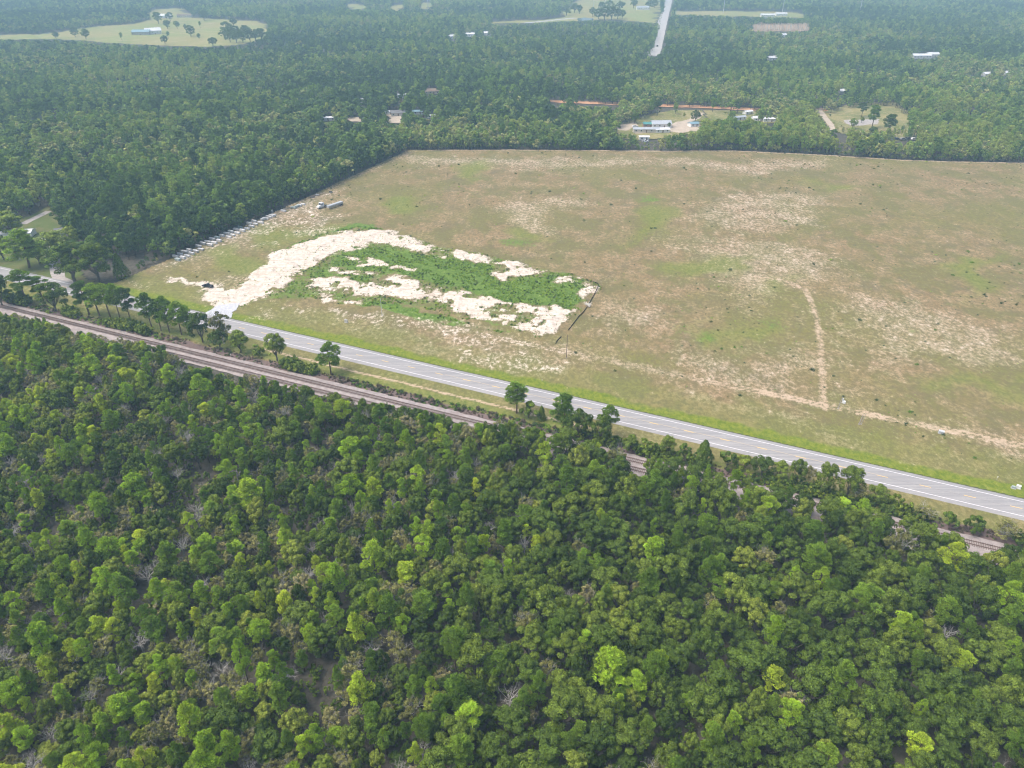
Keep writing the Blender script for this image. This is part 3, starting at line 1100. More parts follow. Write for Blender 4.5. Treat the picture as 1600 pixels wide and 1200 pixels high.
def make_protos():
    r = np.random.default_rng(11)

    def crown(name, data, mat):
        V, F, Tn = data
        return np_mesh(name, V, F, [MATS[mat]], Tn)

    for k in ('pine_lime', 'pine_green', 'pine_dark'):
        PROTO[k] = []
    for i in range(8):
        Rr, h = r.uniform(2.4, 3.3), 13.0
        z0 = r.uniform(4.0, 6.2)
        tip = r.uniform(.3, .75)
        d = pine_crown(r, Rr, z0, h, int(r.integers(16, 30)), 2000, .40, tip)
        tw = wood(r, h, .2, 'pine', Rr, z0, h).mesh('trunk', 'bark_pine')
        for k in ('pine_lime', 'pine_green', 'pine_dark'):
            PROTO[k].append((crown('crown', d, k), tw, h, Rr * 2))
    for k in ('oak_dark', 'oak_mid'):
        PROTO[k] = []
    for i in range(8):
        Rr, h = r.uniform(3.2, 3.8), 9.5
        d = oak_crown(r, Rr, 2.0, h, int(r.integers(46, 66)), 7600, .165, .12)
        tw = wood(r, h, .24, 'oak', Rr, 2.0, h).mesh('trunk', 'bark_oak')
        for k in ('oak_dark', 'oak_mid'):
            PROTO[k].append((crown('crown', d, k), tw, h, Rr * 2))
    PROTO['scrub'] = []
    for i in range(5):
        Rr, h = 2.4, 6.5
        d = oak_crown(r, Rr, 1.4, h, int(r.integers(30, 42)), 2000, .17, .3)
        mb = wood(r, h, .13, 'oak', Rr, 1.4, h)
        mb = twigs(r, None, Rr * 1.55, 2.4, h * .9, 7, .085, 3, mb, 1.0)
        PROTO['scrub'].append((crown('crown', d, 'scrub_leaf'), mb.mesh('trunk', 'bark_grey'), h, Rr * 2))
    PROTO['bare'] = []
    for i in range(4):
        h, Rr = 8.0, 2.4
        mb = MB().tube([(0, 0, -.8), (.1, 0, 2.5), (r.normal(0, .3), r.normal(0, .3), 5.2)], [.2, .17, .09], 6)
        t = mb.mesh('trunk', 'bark_grey')
        c = twigs(r, None, Rr * 1.15, 2.6, 6.8, 11, .08, 4, None, .75).mesh('crown', 'bark_grey')
        PROTO['bare'].append((c, t, h, Rr * 2))
    PROTO['shrub'] = []
    for i in range(4):
        Rr, h = 1.5, 2.4
        d = oak_crown(r, Rr, .15, h, 14, 800, .19, .2)
        tw = wood(r, h, .06, 'oak', Rr, .4, h).mesh('stem', 'bark_oak')
        PROTO['shrub'].append((crown('crown', d, 'oak_mid' if i % 2 else 'oak_dark'), tw, h, Rr * 2))
    PROTO['cedar'] = []
    for i in range(3):
        Rr, h = 1.7, 6.0
        data = []
        n = 2600
        f = r.random(n) ** .8
        a = r.uniform(0, 2 * pi, n)
        bul = 1 + .22 * np.sin(a * 3 + f * 9) + .15 * np.sin(a * 7 - f * 14)
        rad = Rr * (1 - f) ** .75 * bul * (1 - np.abs(r.normal(0, .1, n))) + .08
        p = np.stack([np.cos(a) * rad, np.sin(a) * rad, .2 + f * (h - .2)], 1)
        nn = np.stack([np.cos(a), np.sin(a), np.full(n, .55)], 1) + r.normal(0, .4, (n, 3))
        nn /= np.linalg.norm(nn, axis=1)[:, None]
        d = leaf_quads(r, p, nn, .17 * r.uniform(.6, 1.3, n), np.clip(r.normal(1, .18, n), .5, 1.6))
        tw = MB().tube([(0, 0, -.2), (0, 0, h * .8)], [.13, .04], 6).mesh('trunk', 'bark_oak')
        PROTO['cedar'].append((crown('crown', d, 'oak_dark'), tw, h, Rr * 2))


make_protos()

SRC = {}


def make_sources():
    """light models for the masses of trees nobody would count"""
    r = np.random.default_rng(23)
    for k in ('far_pine', 'far_oak', 'mid_pine', 'mid_oak', 'near_pine_lime', 'near_pine_green', 'near_oak_dark', 'near_oak_mid', 'near_scrub', 'near_shrub'):
        SRC[k] = []
    for i in range(5):
        Rr, z0 = r.uniform(2.2, 2.9), r.uniform(3.2, 6)
        d = pine_crown(r, Rr, z0, 13, int(r.integers(9, 14)), 190, 1.0, r.uniform(.3, .7))
        c = np_mesh('c', d[0], d[1], [MATS['far_pine']], d[2])
        t = MB().tube([(0, 0, -.8), (0, 0, 12)], [.2, .06], 4).mesh('t', 'bark_far')
        SRC['far_pine'].append(lod_mesh('far_pine', (c, t)))
        d = pine_crown(r, Rr, z0, 13, int(r.integers(11, 16)), 620, .62, r.uniform(.3, .7))
        c = np_mesh('c', d[0], d[1], [MATS['far_pine']], d[2])
        SRC['mid_pine'].append(lod_mesh('mid_pine', (c, t)))
        Rr = r.uniform(3.0, 3.8)
        d = oak_crown(r, Rr, 1.6, 9.5, 18, 300, .62)
        c = np_mesh('c', d[0], d[1], [MATS['far_oak']], d[2])
        t = MB().tube([(0, 0, -.8), (0, 0, 6)], [.25, .1], 4).mesh('t', 'bark_far')
        SRC['far_oak'].append(lod_mesh('far_oak', (c, t)))
        d = oak_crown(r, Rr, 1.6, 9.5, 26, 1100, .40)
        c = np_mesh('c', d[0], d[1], [MATS['far_oak']], d[2])
        SRC['mid_oak'].append(lod_mesh('mid_oak', (c, t)))
    for k in ('pine_lime', 'pine_green', 'oak_dark', 'oak_mid', 'scrub', 'shrub'):
        for c, t, h, w in PROTO[k][:4]:
            SRC['near_' + k].append(lod_mesh(k, (c, t)))
    SRC['weed_lush'], SRC['weed_dark'], SRC['brush'] = [], [], []
    for i in range(4):
        for key, mat, h, n in (('weed_lush', 'weed_lush', .75, 60), ('weed_dark', 'weed_dark', .8, 60), ('brush', 'brush_brown', 1.2, 90)):
            d = rand_dirs(r, n, .9)
            d[:, 2] = np.abs(d[:, 2])
            p = d * r.uniform(.3, 1.0, n)[:, None] * np.array([.8, .8, h])
            nn = d + r.normal(0, .5, (n, 3))
            nn /= np.linalg.norm(nn, axis=1)[:, None]
            q = leaf_quads(r, p, nn, r.uniform(.09, .2, n), np.clip(r.normal(1, .2, n), .5, 1.6))
            SRC[key].append(np_mesh(key, q[0], q[1], [MATS[mat]], q[2]))


make_sources()


def stand_shade(P, seed=5):
    P = np.asarray(P)
    r = np.random.default_rng(seed)
    return np.clip(.5 + (fbm(P[:, 0], P[:, 1], 200, 3) - .5) * 1.5 + (fbm(P[:, 0] + 70, P[:, 1], 45, 2) - .5) * .7 + r.normal(0, .34, len(P)), 0, 1)


def scatter(name, label, cat, P, rot, scl, var, meshes, shade=None):
    """ONE object of uncounted plants: points carrying models"""
    col = bpy.data.collections.new(name + '_models')
    for i, me in enumerate(meshes):
        col.objects.link(bpy.data.objects.new('%s_model_%03d' % (name, i), me))
    me = bpy.data.meshes.new(name)
    me.vertices.add(len(P))
    me.vertices.foreach_set('co', np.asarray(P, np.float32).ravel())
    for nm, typ, fld, dat in (('rot', 'FLOAT', 'value', rot), ('scl', 'FLOAT_VECTOR', 'vector', scl), ('var', 'INT', 'value', var), ('shade', 'FLOAT', 'value', stand_shade(P) if shade is None else shade)):
        a = me.attributes.new(nm, typ, 'POINT')
        a.data.foreach_set(fld, np.ascontiguousarray(dat, np.int32 if typ == 'INT' else np.float32).ravel())
    me.update()
    o = link(bpy.data.objects.new(name, me))
    tag(o, label, cat, kind='stuff')
    g = bpy.data.node_groups.new(name + '_scatter', 'GeometryNodeTree')
    g.interface.new_socket('Geometry', in_out='INPUT', socket_type='NodeSocketGeometry')
    g.interface.new_socket('Geometry', in_out='OUTPUT', socket_type='NodeSocketGeometry')
    nd = g.nodes.new
    gi, go = nd('NodeGroupInput'), nd('NodeGroupOutput')
    ci = nd('GeometryNodeCollectionInfo')
    ci.inputs['Collection'].default_value = col
    ci.inputs['Separate Children'].default_value = True
    ci.inputs['Reset Children'].default_value = True
    ip = nd('GeometryNodeInstanceOnPoints')
    ip.inputs['Pick Instance'].default_value = True
    at = {}
    for nm, typ in (('rot', 'FLOAT'), ('scl', 'FLOAT_VECTOR'), ('var', 'INT')):
        a = nd('GeometryNodeInputNamedAttribute')
        a.data_type = typ
        a.inputs['Name'].default_value = nm
        at[nm] = a.outputs['Attribute']
    cx = nd('ShaderNodeCombineXYZ')
    er = nd('FunctionNodeEulerToRotation')
    L = g.links.new
    L(at['rot'], cx.inputs['Z'])
    L(cx.outputs[0], er.inputs[0])
    L(gi.outputs[0], ip.inputs['Points'])
    L(ci.outputs[0], ip.inputs['Instance'])
    L(at['var'], ip.inputs['Instance Index'])
    L(er.outputs[0], ip.inputs['Rotation'])
    L(at['scl'], ip.inputs['Scale'])
    L(ip.outputs[0], go.inputs[0])
    md = o.modifiers.new('scatter', 'NODES')
    md.node_group = g
    return o


# ------------------------------------------------------------------ where the woods stand
TAKEN = []          # (x, y, radius) of trees placed one by one


def plant(kind, name, x, y, h, w, label=None, cat='tree', group=None, rz=None, v=None, part='trunk'):
    pr = PROTO[kind]
    c, t, h0, w0 = pr[random.randrange(len(pr)) if v is None else v % len(pr)]
    o = empty(name, x, y, 0, random.uniform(0, 2 * pi) if rz is None else rz)
    k = w / w0
    o.scale = (k, k, h / h0)
    link(bpy.data.objects.new(part, t), o)
    if c is not None:
        cr = link(bpy.data.objects.new('crown', c), o)
        cr['shade'] = random.betavariate(2, 2)
    TAKEN.append((x, y, w / 2))
    return tag(o, label, cat, group)


def at_px(kind, name, u, vb, vt, wpx, label, cat='tree', group=None, **kw):
    """a plant whose foot is at pixel (u, vb), whose top shows at row vt, wpx wide"""
    x, y = gp(u, vb)
    h = height_at(x, y, vt)
    return plant(kind, name, x, y, h, wpx * m_per_px(x, y, h * .6), label, cat, group, **kw)


SIDE = 'trees between the railway and the road'
HEDGE = 'bushes of the hedge beside the road'
side = [
    ('oak_dark', 'oak_tree', 4, 478, 425, 32, 'dark oak cut by the left edge, beside the road'),
    ('shrub', 'bush', 22, 472, 452, 34, 'low dark bush under the first roadside pine on the left'),
    ('pine_green', 'pine_tree', 42, 474, 424, 36, 'slim green pine before the road, first from the left edge'),
    ('cedar', 'cedar_tree', 38, 474, 453, 16, 'small cone-shaped cedar at the foot of the first roadside pine'),
    ('pine_green', 'pine_tree', 68, 470, 432, 28, 'short green pine standing close left of the big dark oak'),
    ('oak_dark', 'oak_tree', 88, 486, 441, 42, 'big dark round oak near the junction of the side lane'),
    ('pine_dark', 'pine_tree', 140, 492, 440, 34, 'leaning dark pine, first of the roadside pine row past the junction'),
    ('pine_green', 'pine_tree', 156, 494, 443, 32, 'green pine with long bare trunk, second of the roadside row'),
    ('pine_green', 'pine_tree', 173, 497, 444, 34, 'broad green pine, third of the roadside row'),
    ('pine_green', 'pine_tree', 189, 502, 446, 28, 'tall green pine, fourth of the roadside row'),
    ('pine_dark', 'pine_tree', 206, 507, 452, 28, 'dark pine ending the first half of the roadside row'),
    ('pine_green', 'pine_tree', 238, 513, 460, 30, 'green pine opening the second half of the roadside row'),
    ('pine_dark', 'pine_tree', 252, 517, 470, 24, 'narrow dark pine inside the second half of the roadside row'),
    ('pine_green', 'pine_tree', 265, 519, 466, 28, 'green pine in the middle of the second half of the roadside row'),
    ('pine_green', 'pine_tree', 284, 523, 474, 28, 'leafy green pine before the road opposite the gravel entrance'),
    ('pine_green', 'pine_tree', 297, 525, 480, 24, 'last green pine of the roadside row, beside a dark oak'),
    ('oak_dark', 'oak_tree', 317, 535, 490, 32, 'dark oak closing the roadside pine row'),
    ('scrub', 'thin_tree', 350, 536, 487, 34, 'thin pale-leaved tree in front of the gravel entrance'),
    ('oak_dark', 'oak_tree', 345, 546, 515, 26, 'low dark oak under the thin pale tree'),
    ('oak_mid', 'oak_tree', 376, 551, 517, 28, 'bright green round oak right of the gravel entrance'),
    ('shrub', 'bush', 402, 556, 540, 24, 'low dark bush between two round oaks by the railway'),
    ('oak_mid', 'oak_tree', 433, 564, 520, 30, 'lone round oak standing between railway and road'),
    ('cedar', 'cedar_tree', 463, 574, 554, 12, 'small greyish cedar between the lone oak and the lone pine'),
    ('pine_green', 'pine_tree', 517, 583, 538, 36, 'lone bushy pine on the grass between railway and road'),
    ('pine_green', 'pine_tree', 807, 645, 599, 34, 'slim pine whose crown overlaps the road, left of three'),
    ('shrub', 'bush', 826, 652, 630, 32, 'grey-green bush right of the slim roadside pine'),
    ('cedar', 'cedar_tree', 846, 655, 634, 14, 'small dark cedar between two roadside pines'),
    ('pine_green', 'pine_tree', 879, 676, 619, 38, 'round-headed pine with a straight bare trunk beside the road'),
    ('oak_dark', 'oak_tree', 903, 684, 638, 36, 'dark oak next to the round-headed pine'),
    ('oak_dark', 'oak_tree', 938, 692, 648, 32, 'dark oak with a pine rising behind it'),
    ('pine_green', 'pine_tree', 950, 683, 636, 26, 'pine rising behind a dark oak beside the road'),
    ('oak_mid', 'bush', 984, 704, 682, 26, 'rounded bush, first of the hedge after the last roadside pine'),
    ('shrub', 'bush', 1008, 706, 690, 30, 'low spreading bush near the start of the hedge'),
    ('oak_mid', 'oak_tree', 1041, 715, 682, 24, 'upright bright green young oak in the hedge'),
    ('shrub', 'bush', 1068, 716, 697, 30, 'low bush between the young oak and the cone-shaped cedar'),
    ('cedar', 'cedar_tree', 1097, 728, 688, 32, 'tall cone-shaped cedar in the hedge'),
    ('shrub', 'bush', 1136, 730, 709, 34, 'dense low bush right of the tall cedar'),
    ('shrub', 'bush', 1162, 734, 713, 32, 'second dense low bush right of the tall cedar'),
    ('oak_dark', 'bush', 1190, 742, 715, 34, 'dark bush in the middle of the hedge'),
    ('oak_mid', 'bush', 1216, 748, 722, 30, 'brighter bush left of the small spire-topped oak'),
    ('oak_dark', 'oak_tree', 1243, 758, 718, 24, 'small spire-topped oak in the hedge'),
    ('scrub', 'bush', 1262, 760, 730, 20, 'grey-green bush between the spire-topped and round oaks'),
    ('oak_dark', 'oak_tree', 1287, 772, 724, 36, 'dark round oak overlapping the road, left of a pair'),
    ('oak_mid', 'oak_tree', 1323, 779, 730, 38, 'lighter round oak overlapping the road, right of a pair'),
    ('scrub', 'bush', 1336, 782, 752, 30, 'greyish bush at the foot of the lighter round oak'),
    ('oak_mid', 'bush', 1369, 785, 759, 32, 'leafy bush just past the pair of round oaks'),
    ('shrub', 'bush', 1396, 795, 774, 28, 'low bush before the hedge thins out'),
    ('shrub', 'bush', 1414, 800, 784, 22, 'small bush where the hedge thins out'),
    ('scrub', 'bush', 1442, 812, 792, 30, 'grey twiggy bush beside the open ballast'),
    ('shrub', 'bush', 1482, 822, 804, 28, 'low bush right of the grey twiggy bush'),
    ('shrub', 'bush', 1518, 832, 810, 34, 'long low bush near the right end of the hedge'),
    ('scrub', 'bush', 1566, 842, 818, 36, 'twiggy bush at the right end of the hedge'),
    ('shrub', 'bush', 1594, 850, 830, 26, 'bush cut by the right edge beside the railway')]
for k, nm, u, vb, vt, w, lab in side:
    at_px(k, nm, u, vb, vt, w * (1.12 if 'pine' in k else 1.05), lab, 'bush' if nm == 'bush' else 'tree', HEDGE if nm == 'bush' else SIDE, part='stem' if nm == 'bush' else 'trunk')

home = [
    ('pine_green', 'pine_tree', 46, 418, 362, 58, 'leaning flat-topped pine on the homestead lawn'),
    ('oak_dark', 'oak_tree', 62, 413, 374, 30, 'small oak beside the leaning pine on the lawn'),
    ('oak_dark', 'oak_tree', 118, 441, 378, 66, 'huge dark oak right of the homestead driveway'),
    ('oak_dark', 'oak_tree', 155, 440, 380, 56, 'huge dark oak between the driveway and the field corner'),
    ('cedar', 'cedar_tree', 191, 434, 396, 24, 'single upright cedar at the corner of the field'),
    ('oak_mid', 'oak_tree', 92, 402, 360, 44, 'pale green spreading oak behind the driveway'),
    ('oak_mid', 'oak_tree', 118, 392, 352, 26, 'upright light green tree beside the hidden house'),
    ('oak_dark', 'oak_tree', 6, 406, 366, 34, 'dark oak at the left edge beside the homestead lawn'),
    ('oak_mid', 'oak_tree', 18, 368, 330, 46, 'broad oak behind the white sheds at the left edge')]
for k, nm, u, vb, vt, w, lab in home:
    at_px(k, nm, u, vb, vt, w, lab, 'tree', 'trees around the homestead')

far_trees = [
    ('oak_dark', 258, 68, 57, 13, 'small round oak near the lower edge of the far pasture, left of two'), ('oak_dark', 333, 71, 60, 16, 'round oak near the lower edge of the far pasture, right of two'),
    ('oak_dark', 299, 56, 42, 18, 'largest round oak in the middle of the far pasture'), ('oak_mid', 311, 60, 53, 7, 'slender small tree right of the largest pasture oak'),
    ('oak_dark', 262, 44, 33, 14, 'round oak behind the white barn'), ('oak_mid', 277, 44, 34, 11, 'pale oak in a row behind the white barn'), ('oak_dark', 290, 46, 39, 7, 'small tree just above the largest pasture oak'),
    ('oak_dark', 319, 31, 18, 16, 'oak at the back of the far pasture, left of the pale drive'), ('oak_dark', 266, 32, 21, 13, 'oak beside the white house at the back of the pasture'), ('oak_dark', 248, 36, 21, 18, 'wide oak left of the white house at the back of the pasture'),
    ('pine_green', 191, 64, 53, 7, 'thin pale pine left of the blue-roofed barn'), ('pine_green', 264, 60, 51, 7, 'thin reddish young pine under the white barn'), ('oak_dark', 365, 40, 30, 14, 'oak at the top corner of the pasture copse'), ('pine_green', 313, 43, 35, 6, 'thin young pine near the middle of the far pasture'),
    ('oak_dark', 88, 60, 51, 13, 'lone round oak on the narrow strip of pasture, far left'), ('oak_dark', 135, 60, 47, 17, 'dark oak where the pasture strip widens'), ('oak_dark', 118, 57, 45, 16, 'dark oak left of where the pasture strip widens')]
for k, u, vb, vt, w, lab in far_trees:
    at_px(k, 'pine_tree' if 'pine' in k else 'oak_tree', u, vb + 1, vt - (vb - vt) * .2, w * .85, lab, 'tree', 'trees in the far pasture')
for i, (u, vb, w) in enumerate([(926, 26, 12), (935, 30, 16), (944, 31, 20), (955, 31, 20), (965, 30, 16), (972, 29, 12), (940, 18, 14), (952, 15, 14), (968, 17, 15), (898, 20, 14), (885, 24, 16), (905, 22, 12), (990, 13, 14), (1015, 14, 13), (1023, 12, 12)]):
    at_px('oak_dark', 'oak_tree', u, vb, vb - w * random.uniform(1.0, 1.25), w, 'dark oak by the pond and the far road pasture', 'tree', 'oaks around the far pond')
for i, (u, vb) in enumerate([(352, 62), (360, 66), (370, 67), (380, 67), (391, 66), (400, 64), (409, 63), (356, 56), (368, 58), (384, 59)]):
    at_px('oak_dark', 'oak_tree', u, vb, vb - random.uniform(18, 24), 17, 'dark tree of the dense pasture copse, %s' % ['at its left end', 'second along its near side', 'third along its near side', 'fourth along its near side', 'fifth along its near side', 'sixth along its near side', 'at its right end', 'left one at its back', 'middle one at its back', 'right one at its back'][i], 'tree', 'copse in the far pasture')
lot = [('pine_green', 1362, 200, 164, 20, 'tall pine alone on the grassy clearing at right'), ('pine_dark', 1346, 183, 161, 17, 'dark pine left of the tall pine on the grassy clearing'), ('oak_dark', 1388, 206, 178, 24, 'dark round oak on the right side of the grassy clearing'),
       ('oak_mid', 1332, 201, 184, 15, 'small round tree beside the pale lane'), ('oak_mid', 1346, 192, 182, 7, 'little shrub-like tree in the grassy clearing'), ('oak_dark', 1363, 212, 198, 17, 'round oak at the near edge of the grassy clearing'),
       ('oak_mid', 1055, 178, 160, 10, 'small tree before the red dirt road'), ('oak_dark', 1086, 190, 172, 14, 'oak above the blue-white shed'), ('oak_mid', 1069, 183, 176, 4, 'sapling in the house clearing'), ('oak_dark', 992, 193, 177, 14, 'oak behind the green-roofed building'),
       ('pine_dark', 1045, 202, 192, 6, 'small tree against the white-roofed house')]
for k, u, vb, vt, w, lab in lot:
    at_px(k, 'pine_tree' if 'pine' in k else 'oak_tree', u, vb, vt, w, lab, 'tree', 'trees in the clearings beyond the field')

PROTO['pine_tall'] = []
_r = np.random.default_rng(77)
for i in range(3):
    d_ = pine_crown(_r, 3.0, 14.5, 21, 9, 260, 1.0, .5)
    PROTO['pine_tall'].append((np_mesh('crown', d_[0], d_[1], [MATS['far_pine']], d_[2]), MB().tube([(0, 0, -.8), (0, 0, 20)], [.42, .2], 6).mesh('trunk', 'bark_white'), 21, 6.0))
for i in range(30):
    u_ = 1179 + i * 2.86 + random.uniform(-.8, .8)
    at_px('pine_tall', 'tall_pine', u_, 48 + random.uniform(-2.5, 1), 31 + random.uniform(-2, 2), 7.5, 'tall bare-trunked pine at the tan clearing, %s' % ('left third' if i < 10 else 'middle third' if i < 20 else 'right third'), 'tree', 'bare-trunked pines of the tan clearing')

# pixel outlines that stay open to view: no crown of the masses of trees may cover them
OPEN = [
    [(192, 440), (255, 404), (300, 384), (400, 345), (450, 325), (545, 284), (600, 256), (637, 236), (800, 235), (1000, 237), (1150, 238), (1300, 246), (1400, 252), (1500, 255), (1700, 262), (1700, 870), (1000, 690), (560, 590), (300, 520), (190, 460)],
    PAST['far_left'], PAST['far_mid'], PAST['gap_a'], PAST['gap_b'], PAST['gap_c'], [(1056, 17.5), (1150, 17.5), (1250, 19), (1258, 27), (1056, 22)],
    [(960, 205), (964, 197), (990, 187), (1045, 173), (1090, 172), (1096, 182), (1093, 204), (1040, 210), (1012, 222), (1002, 222), (1000, 210), (985, 209)],
    [(1276, 170), (1286, 168), (1296, 184), (1306, 202), (1298, 202)], [(1298, 172), (1335, 164), (1398, 163), (1418, 180), (1412, 196), (1378, 203), (1330, 199), (1306, 190)],
    [(1018, 86), (1030, 48), (1040, 0), (1040, -20), (1058, -20), (1053, 0), (1044, 40), (1034, 80), (1026, 87)],
    [(858, 156), (885, 158), (885, 163), (860, 162)], [(897, 158), (966, 161), (966, 167), (897, 163)], [(1025, 163), (1180, 169), (1180, 173), (1025, 168)],
    [(1176, 38), (1262, 38), (1265, 48), (1178, 48)], [(1095, 172), (1130, 172), (1140, 186), (1100, 184)],
    [(0, 404), (60, 404), (84, 396), (106, 440), (60, 440), (0, 425)], [(38, 350), (70, 328), (78, 334), (66, 364), (38, 358)], [(8, 362), (46, 362), (46, 369), (8, 369)], [(62, 373), (84, 373), (88, 412), (72, 396)],
    [(95, 405), (240, 400), (190, 440), (100, 440)],
    [(504, 182), (522, 182), (522, 189), (504, 189)], [(540, 184), (560, 183), (566, 190), (548, 190)], [(603, 173), (630, 172), (626, 192), (612, 192)], [(647, 174), (660, 174), (660, 178), (647, 178)], [(668, 179), (680, 179), (680, 184), (668, 184)], [(664, 140), (684, 139), (684, 146), (664, 147)], [(620, 147), (632, 147), (632, 152), (620, 152)], [(560, 156), (570, 156), (570, 160), (560, 160)],
    [(704, 55), (712, 55), (712, 60), (704, 60)], [(730, 53), (740, 53), (740, 57), (730, 57)], [(758, 52), (765, 52), (765, 55), (758, 55)],
    [(1428, 84), (1462, 82), (1462, 90), (1428, 91)], [(1200, 89), (1212, 89), (1212, 94), (1200, 94)], [(1536, 114), (1544, 114), (1544, 119), (1536, 119)], [(1569, 112), (1575, 112), (1575, 117), (1569, 117)], [(1311, 140), (1319, 140), (1319, 146), (1311, 146)], [(1222, 53), (1229, 53), (1229, 57), (1222, 57)],
    [(1150, 175), (1180, 172), (1182, 180), (1152, 188)], [(1178, 184), (1215, 185), (1215, 191), (1178, 189)], [(1390, 215), (1432, 214), (1434, 219), (1392, 220)], [(1300, 203), (1320, 214), (1335, 217), (1320, 222), (1305, 214)]]
KEEP_GROUND = [np.array([rd(-480, -32), rd(300, -32), rd(300, 5), rd(-306, 5), rd(-420, 20)]), FIELD, LAWN] + [wpoly(PAST[k]) for k in PAST if not k.endswith('lot')]


def jitter_points(x0, x1, y0, y1, step, r):
    xs, ys = np.arange(x0, x1, step), np.arange(y0, y1, step)
    X, Y = np.meshgrid(xs, ys)
    X = X + (np.arange(len(ys))[:, None] % 2) * step * .5
    X, Y = X + r.uniform(-.42, .42, X.shape) * step, Y + r.uniform(-.42, .42, X.shape) * step
    return X.ravel(), Y.ravel()


def in_view(X, Y, pad=60):
    dep = Y * CP + CAMH * SP
    return np.abs(X) < dep * .70 + pad


def far_woods():
    r = np.random.default_rng(31)
    XX, YY, HH, SS = [], [], [], []
    for y0, y1, step, k in ((255, 640, 4.7, 1.0), (640, 1100, 6.0, 1.08), (1100, 1700, 8.0, 1.22), (1700, 2750, 10.0, 1.4)):
        w = y1 * .63 + 160
        X, Y = jitter_points(-w, w, y0, y1, step, r)
        m = in_view(X, Y)
        XX.append(X[m]); YY.append(Y[m]); SS.append(np.full(m.sum(), k))
    X, Y, K = map(np.concatenate, (XX, YY, SS))
    s, d = sd(X, Y)
    m = d > 12
    X, Y, K = X[m], Y[m], K[m]
    stand = fbm(X, Y, 150, 3)
    pine = r.random(len(X)) < sstep(.40, .60, stand) * .75 + .15
    near = sstep(700, 420, Y)
    pine &= r.random(len(X)) > near * .35
    h = np.where(pine, r.normal(12.5, 2.0, len(X)), r.normal(9.5, 1.9, len(X))) * (.62 + .75 * fbm(X + 500, Y, 170, 3))
    # saplings and gaps
    gap = (fbm(X + 300, Y, 38, 3) > .63) & (r.random(len(X)) < .75)
    h = np.where(gap, h * .55, h)
    h = np.clip(h, 3.5, 17)
    ok = np.ones(len(X), bool)
    for p in KEEP_GROUND:
        ok &= ~inside(X, Y, p)
    for f in (.15, .45, .75, 1.0):
        u, v = pj(X, Y, h * f)
        for p in OPEN:
            ok &= ~inside(u, v, p)
    for f in (.5, .85):
        for side_ in (-1, 1):
            u, v = pj(X + side_ * 2.4, Y, h * f)
            for p in OPEN[1:]:
                ok &= ~inside(u, v, p)
    # where a crown would hide an open patch only scrub grows
    lowb = ~ok & (r.random(len(X)) < .8)
    hl = r.uniform(1.2, 3.2, len(X))
    for p in KEEP_GROUND:
        lowb &= ~inside(X, Y, p)
    for f in (.2, 1.0):
        u, v = pj(X, Y, hl * f)
        for p in OPEN:
            lowb &= ~inside(u, v, p)
    h = np.where(lowb, hl, h)
    pine &= ~lowb
    ok |= lowb
    for x, y, rad in TAKEN:
        ok &= (X - x) ** 2 + (Y - y) ** 2 > (rad + 1.2) ** 2
    X, Y, K, h, pine = X[ok], Y[ok], K[ok], h[ok], pine[ok]
    # leafy skirt along the field
    ex, ey = [], []
    F_ = np.array([rd(-306, 30), rd(-306.5, 114), rd(-313, 298), *[gp(*p) for p in ((800, 234), (1000, 236), (1150, 236), (1300, 243), (1400, 250), (1500, 253), (1600, 255), (1780, 262))]])
    for a, b in zip(F_, F_[1:]):
        a, b = np.array(a), np.array(b)
        L = np.linalg.norm(b - a)
        nrm = np.array([-(b - a)[1], (b - a)[0]]) / L
        for t_ in np.arange(0, L, 1.7):
            p_ = a + (b - a) * t_ / L + nrm * r.uniform(2.2, 6.5)
            ex.append(p_[0]); ey.append(p_[1])
    ex, ey = np.array(ex), np.array(ey)
    m = ~inside(ex, ey, wpoly([(985, 250), (985, 190), (1030, 190), (1030, 250)])) | (r.random(len(ex)) < .4)
    m &= r.random(len(ex)) < .8
    ex, ey = ex[m], ey[m]
    X, Y, K = np.concatenate([X, ex]), np.concatenate([Y, ey]), np.concatenate([K, np.ones(len(ex))])
    h, pine = np.concatenate([h, r.uniform(2.2, 5.5, len(ex))]), np.concatenate([pine, np.zeros(len(ex), bool)])
    n = len(X)
    wid = np.where(pine, r.uniform(.85, 1.25, n), r.uniform(.8, 1.25, n)) * K * np.clip(h / np.where(pine, 12.5, 9.5), .32, 1.25)
    scl = np.stack([wid, wid, h / np.where(pine, 13.0, 9.5)], 1)
    nearm = Y < 760
    meshes = SRC['mid_pine'] + SRC['mid_oak'] + SRC['far_pine'] + SRC['far_oak']
    var = r.integers(0, 5, n) + np.where(pine, 0, 5) + np.where(nearm, 0, 10)
    scatter('distant_woods', 'dense hazy pine and oak woods filling everything beyond the field', 'woods', np.stack([X, Y, np.zeros(n)], 1), r.uniform(0, 2 * pi, n), scl, var, meshes)


far_woods()

# the near woods below the railway
EDGE_U = [-200, 0, 60, 110, 170, 205, 250, 300, 350, 400, 470, 540, 600, 690, 740, 790, 850, 900, 960, 985, 1010, 1060, 1120, 1200, 1300, 1380, 1420, 1500, 1560, 1600, 1800]
EDGE_V = [440, 489, 494, 516, 530, 526, 538, 570, 584, 588, 600, 620, 632, 648, 664, 652, 654, 678, 694, 704, 704, 714, 727, 747, 771, 793, 808, 830, 846, 852, 896]
PEEP = [[(984, 708), (1010, 712), (1006, 724), (988, 722)], [(1120, 739), (1158, 744), (1156, 748), (1124, 744)], [(1394, 812), (1425, 816), (1424, 822), (1396, 819)], [(1502, 838), (1575, 854), (1572, 861), (1506, 846)], [(905, 680), (920, 684), (920, 692), (905, 690)]]


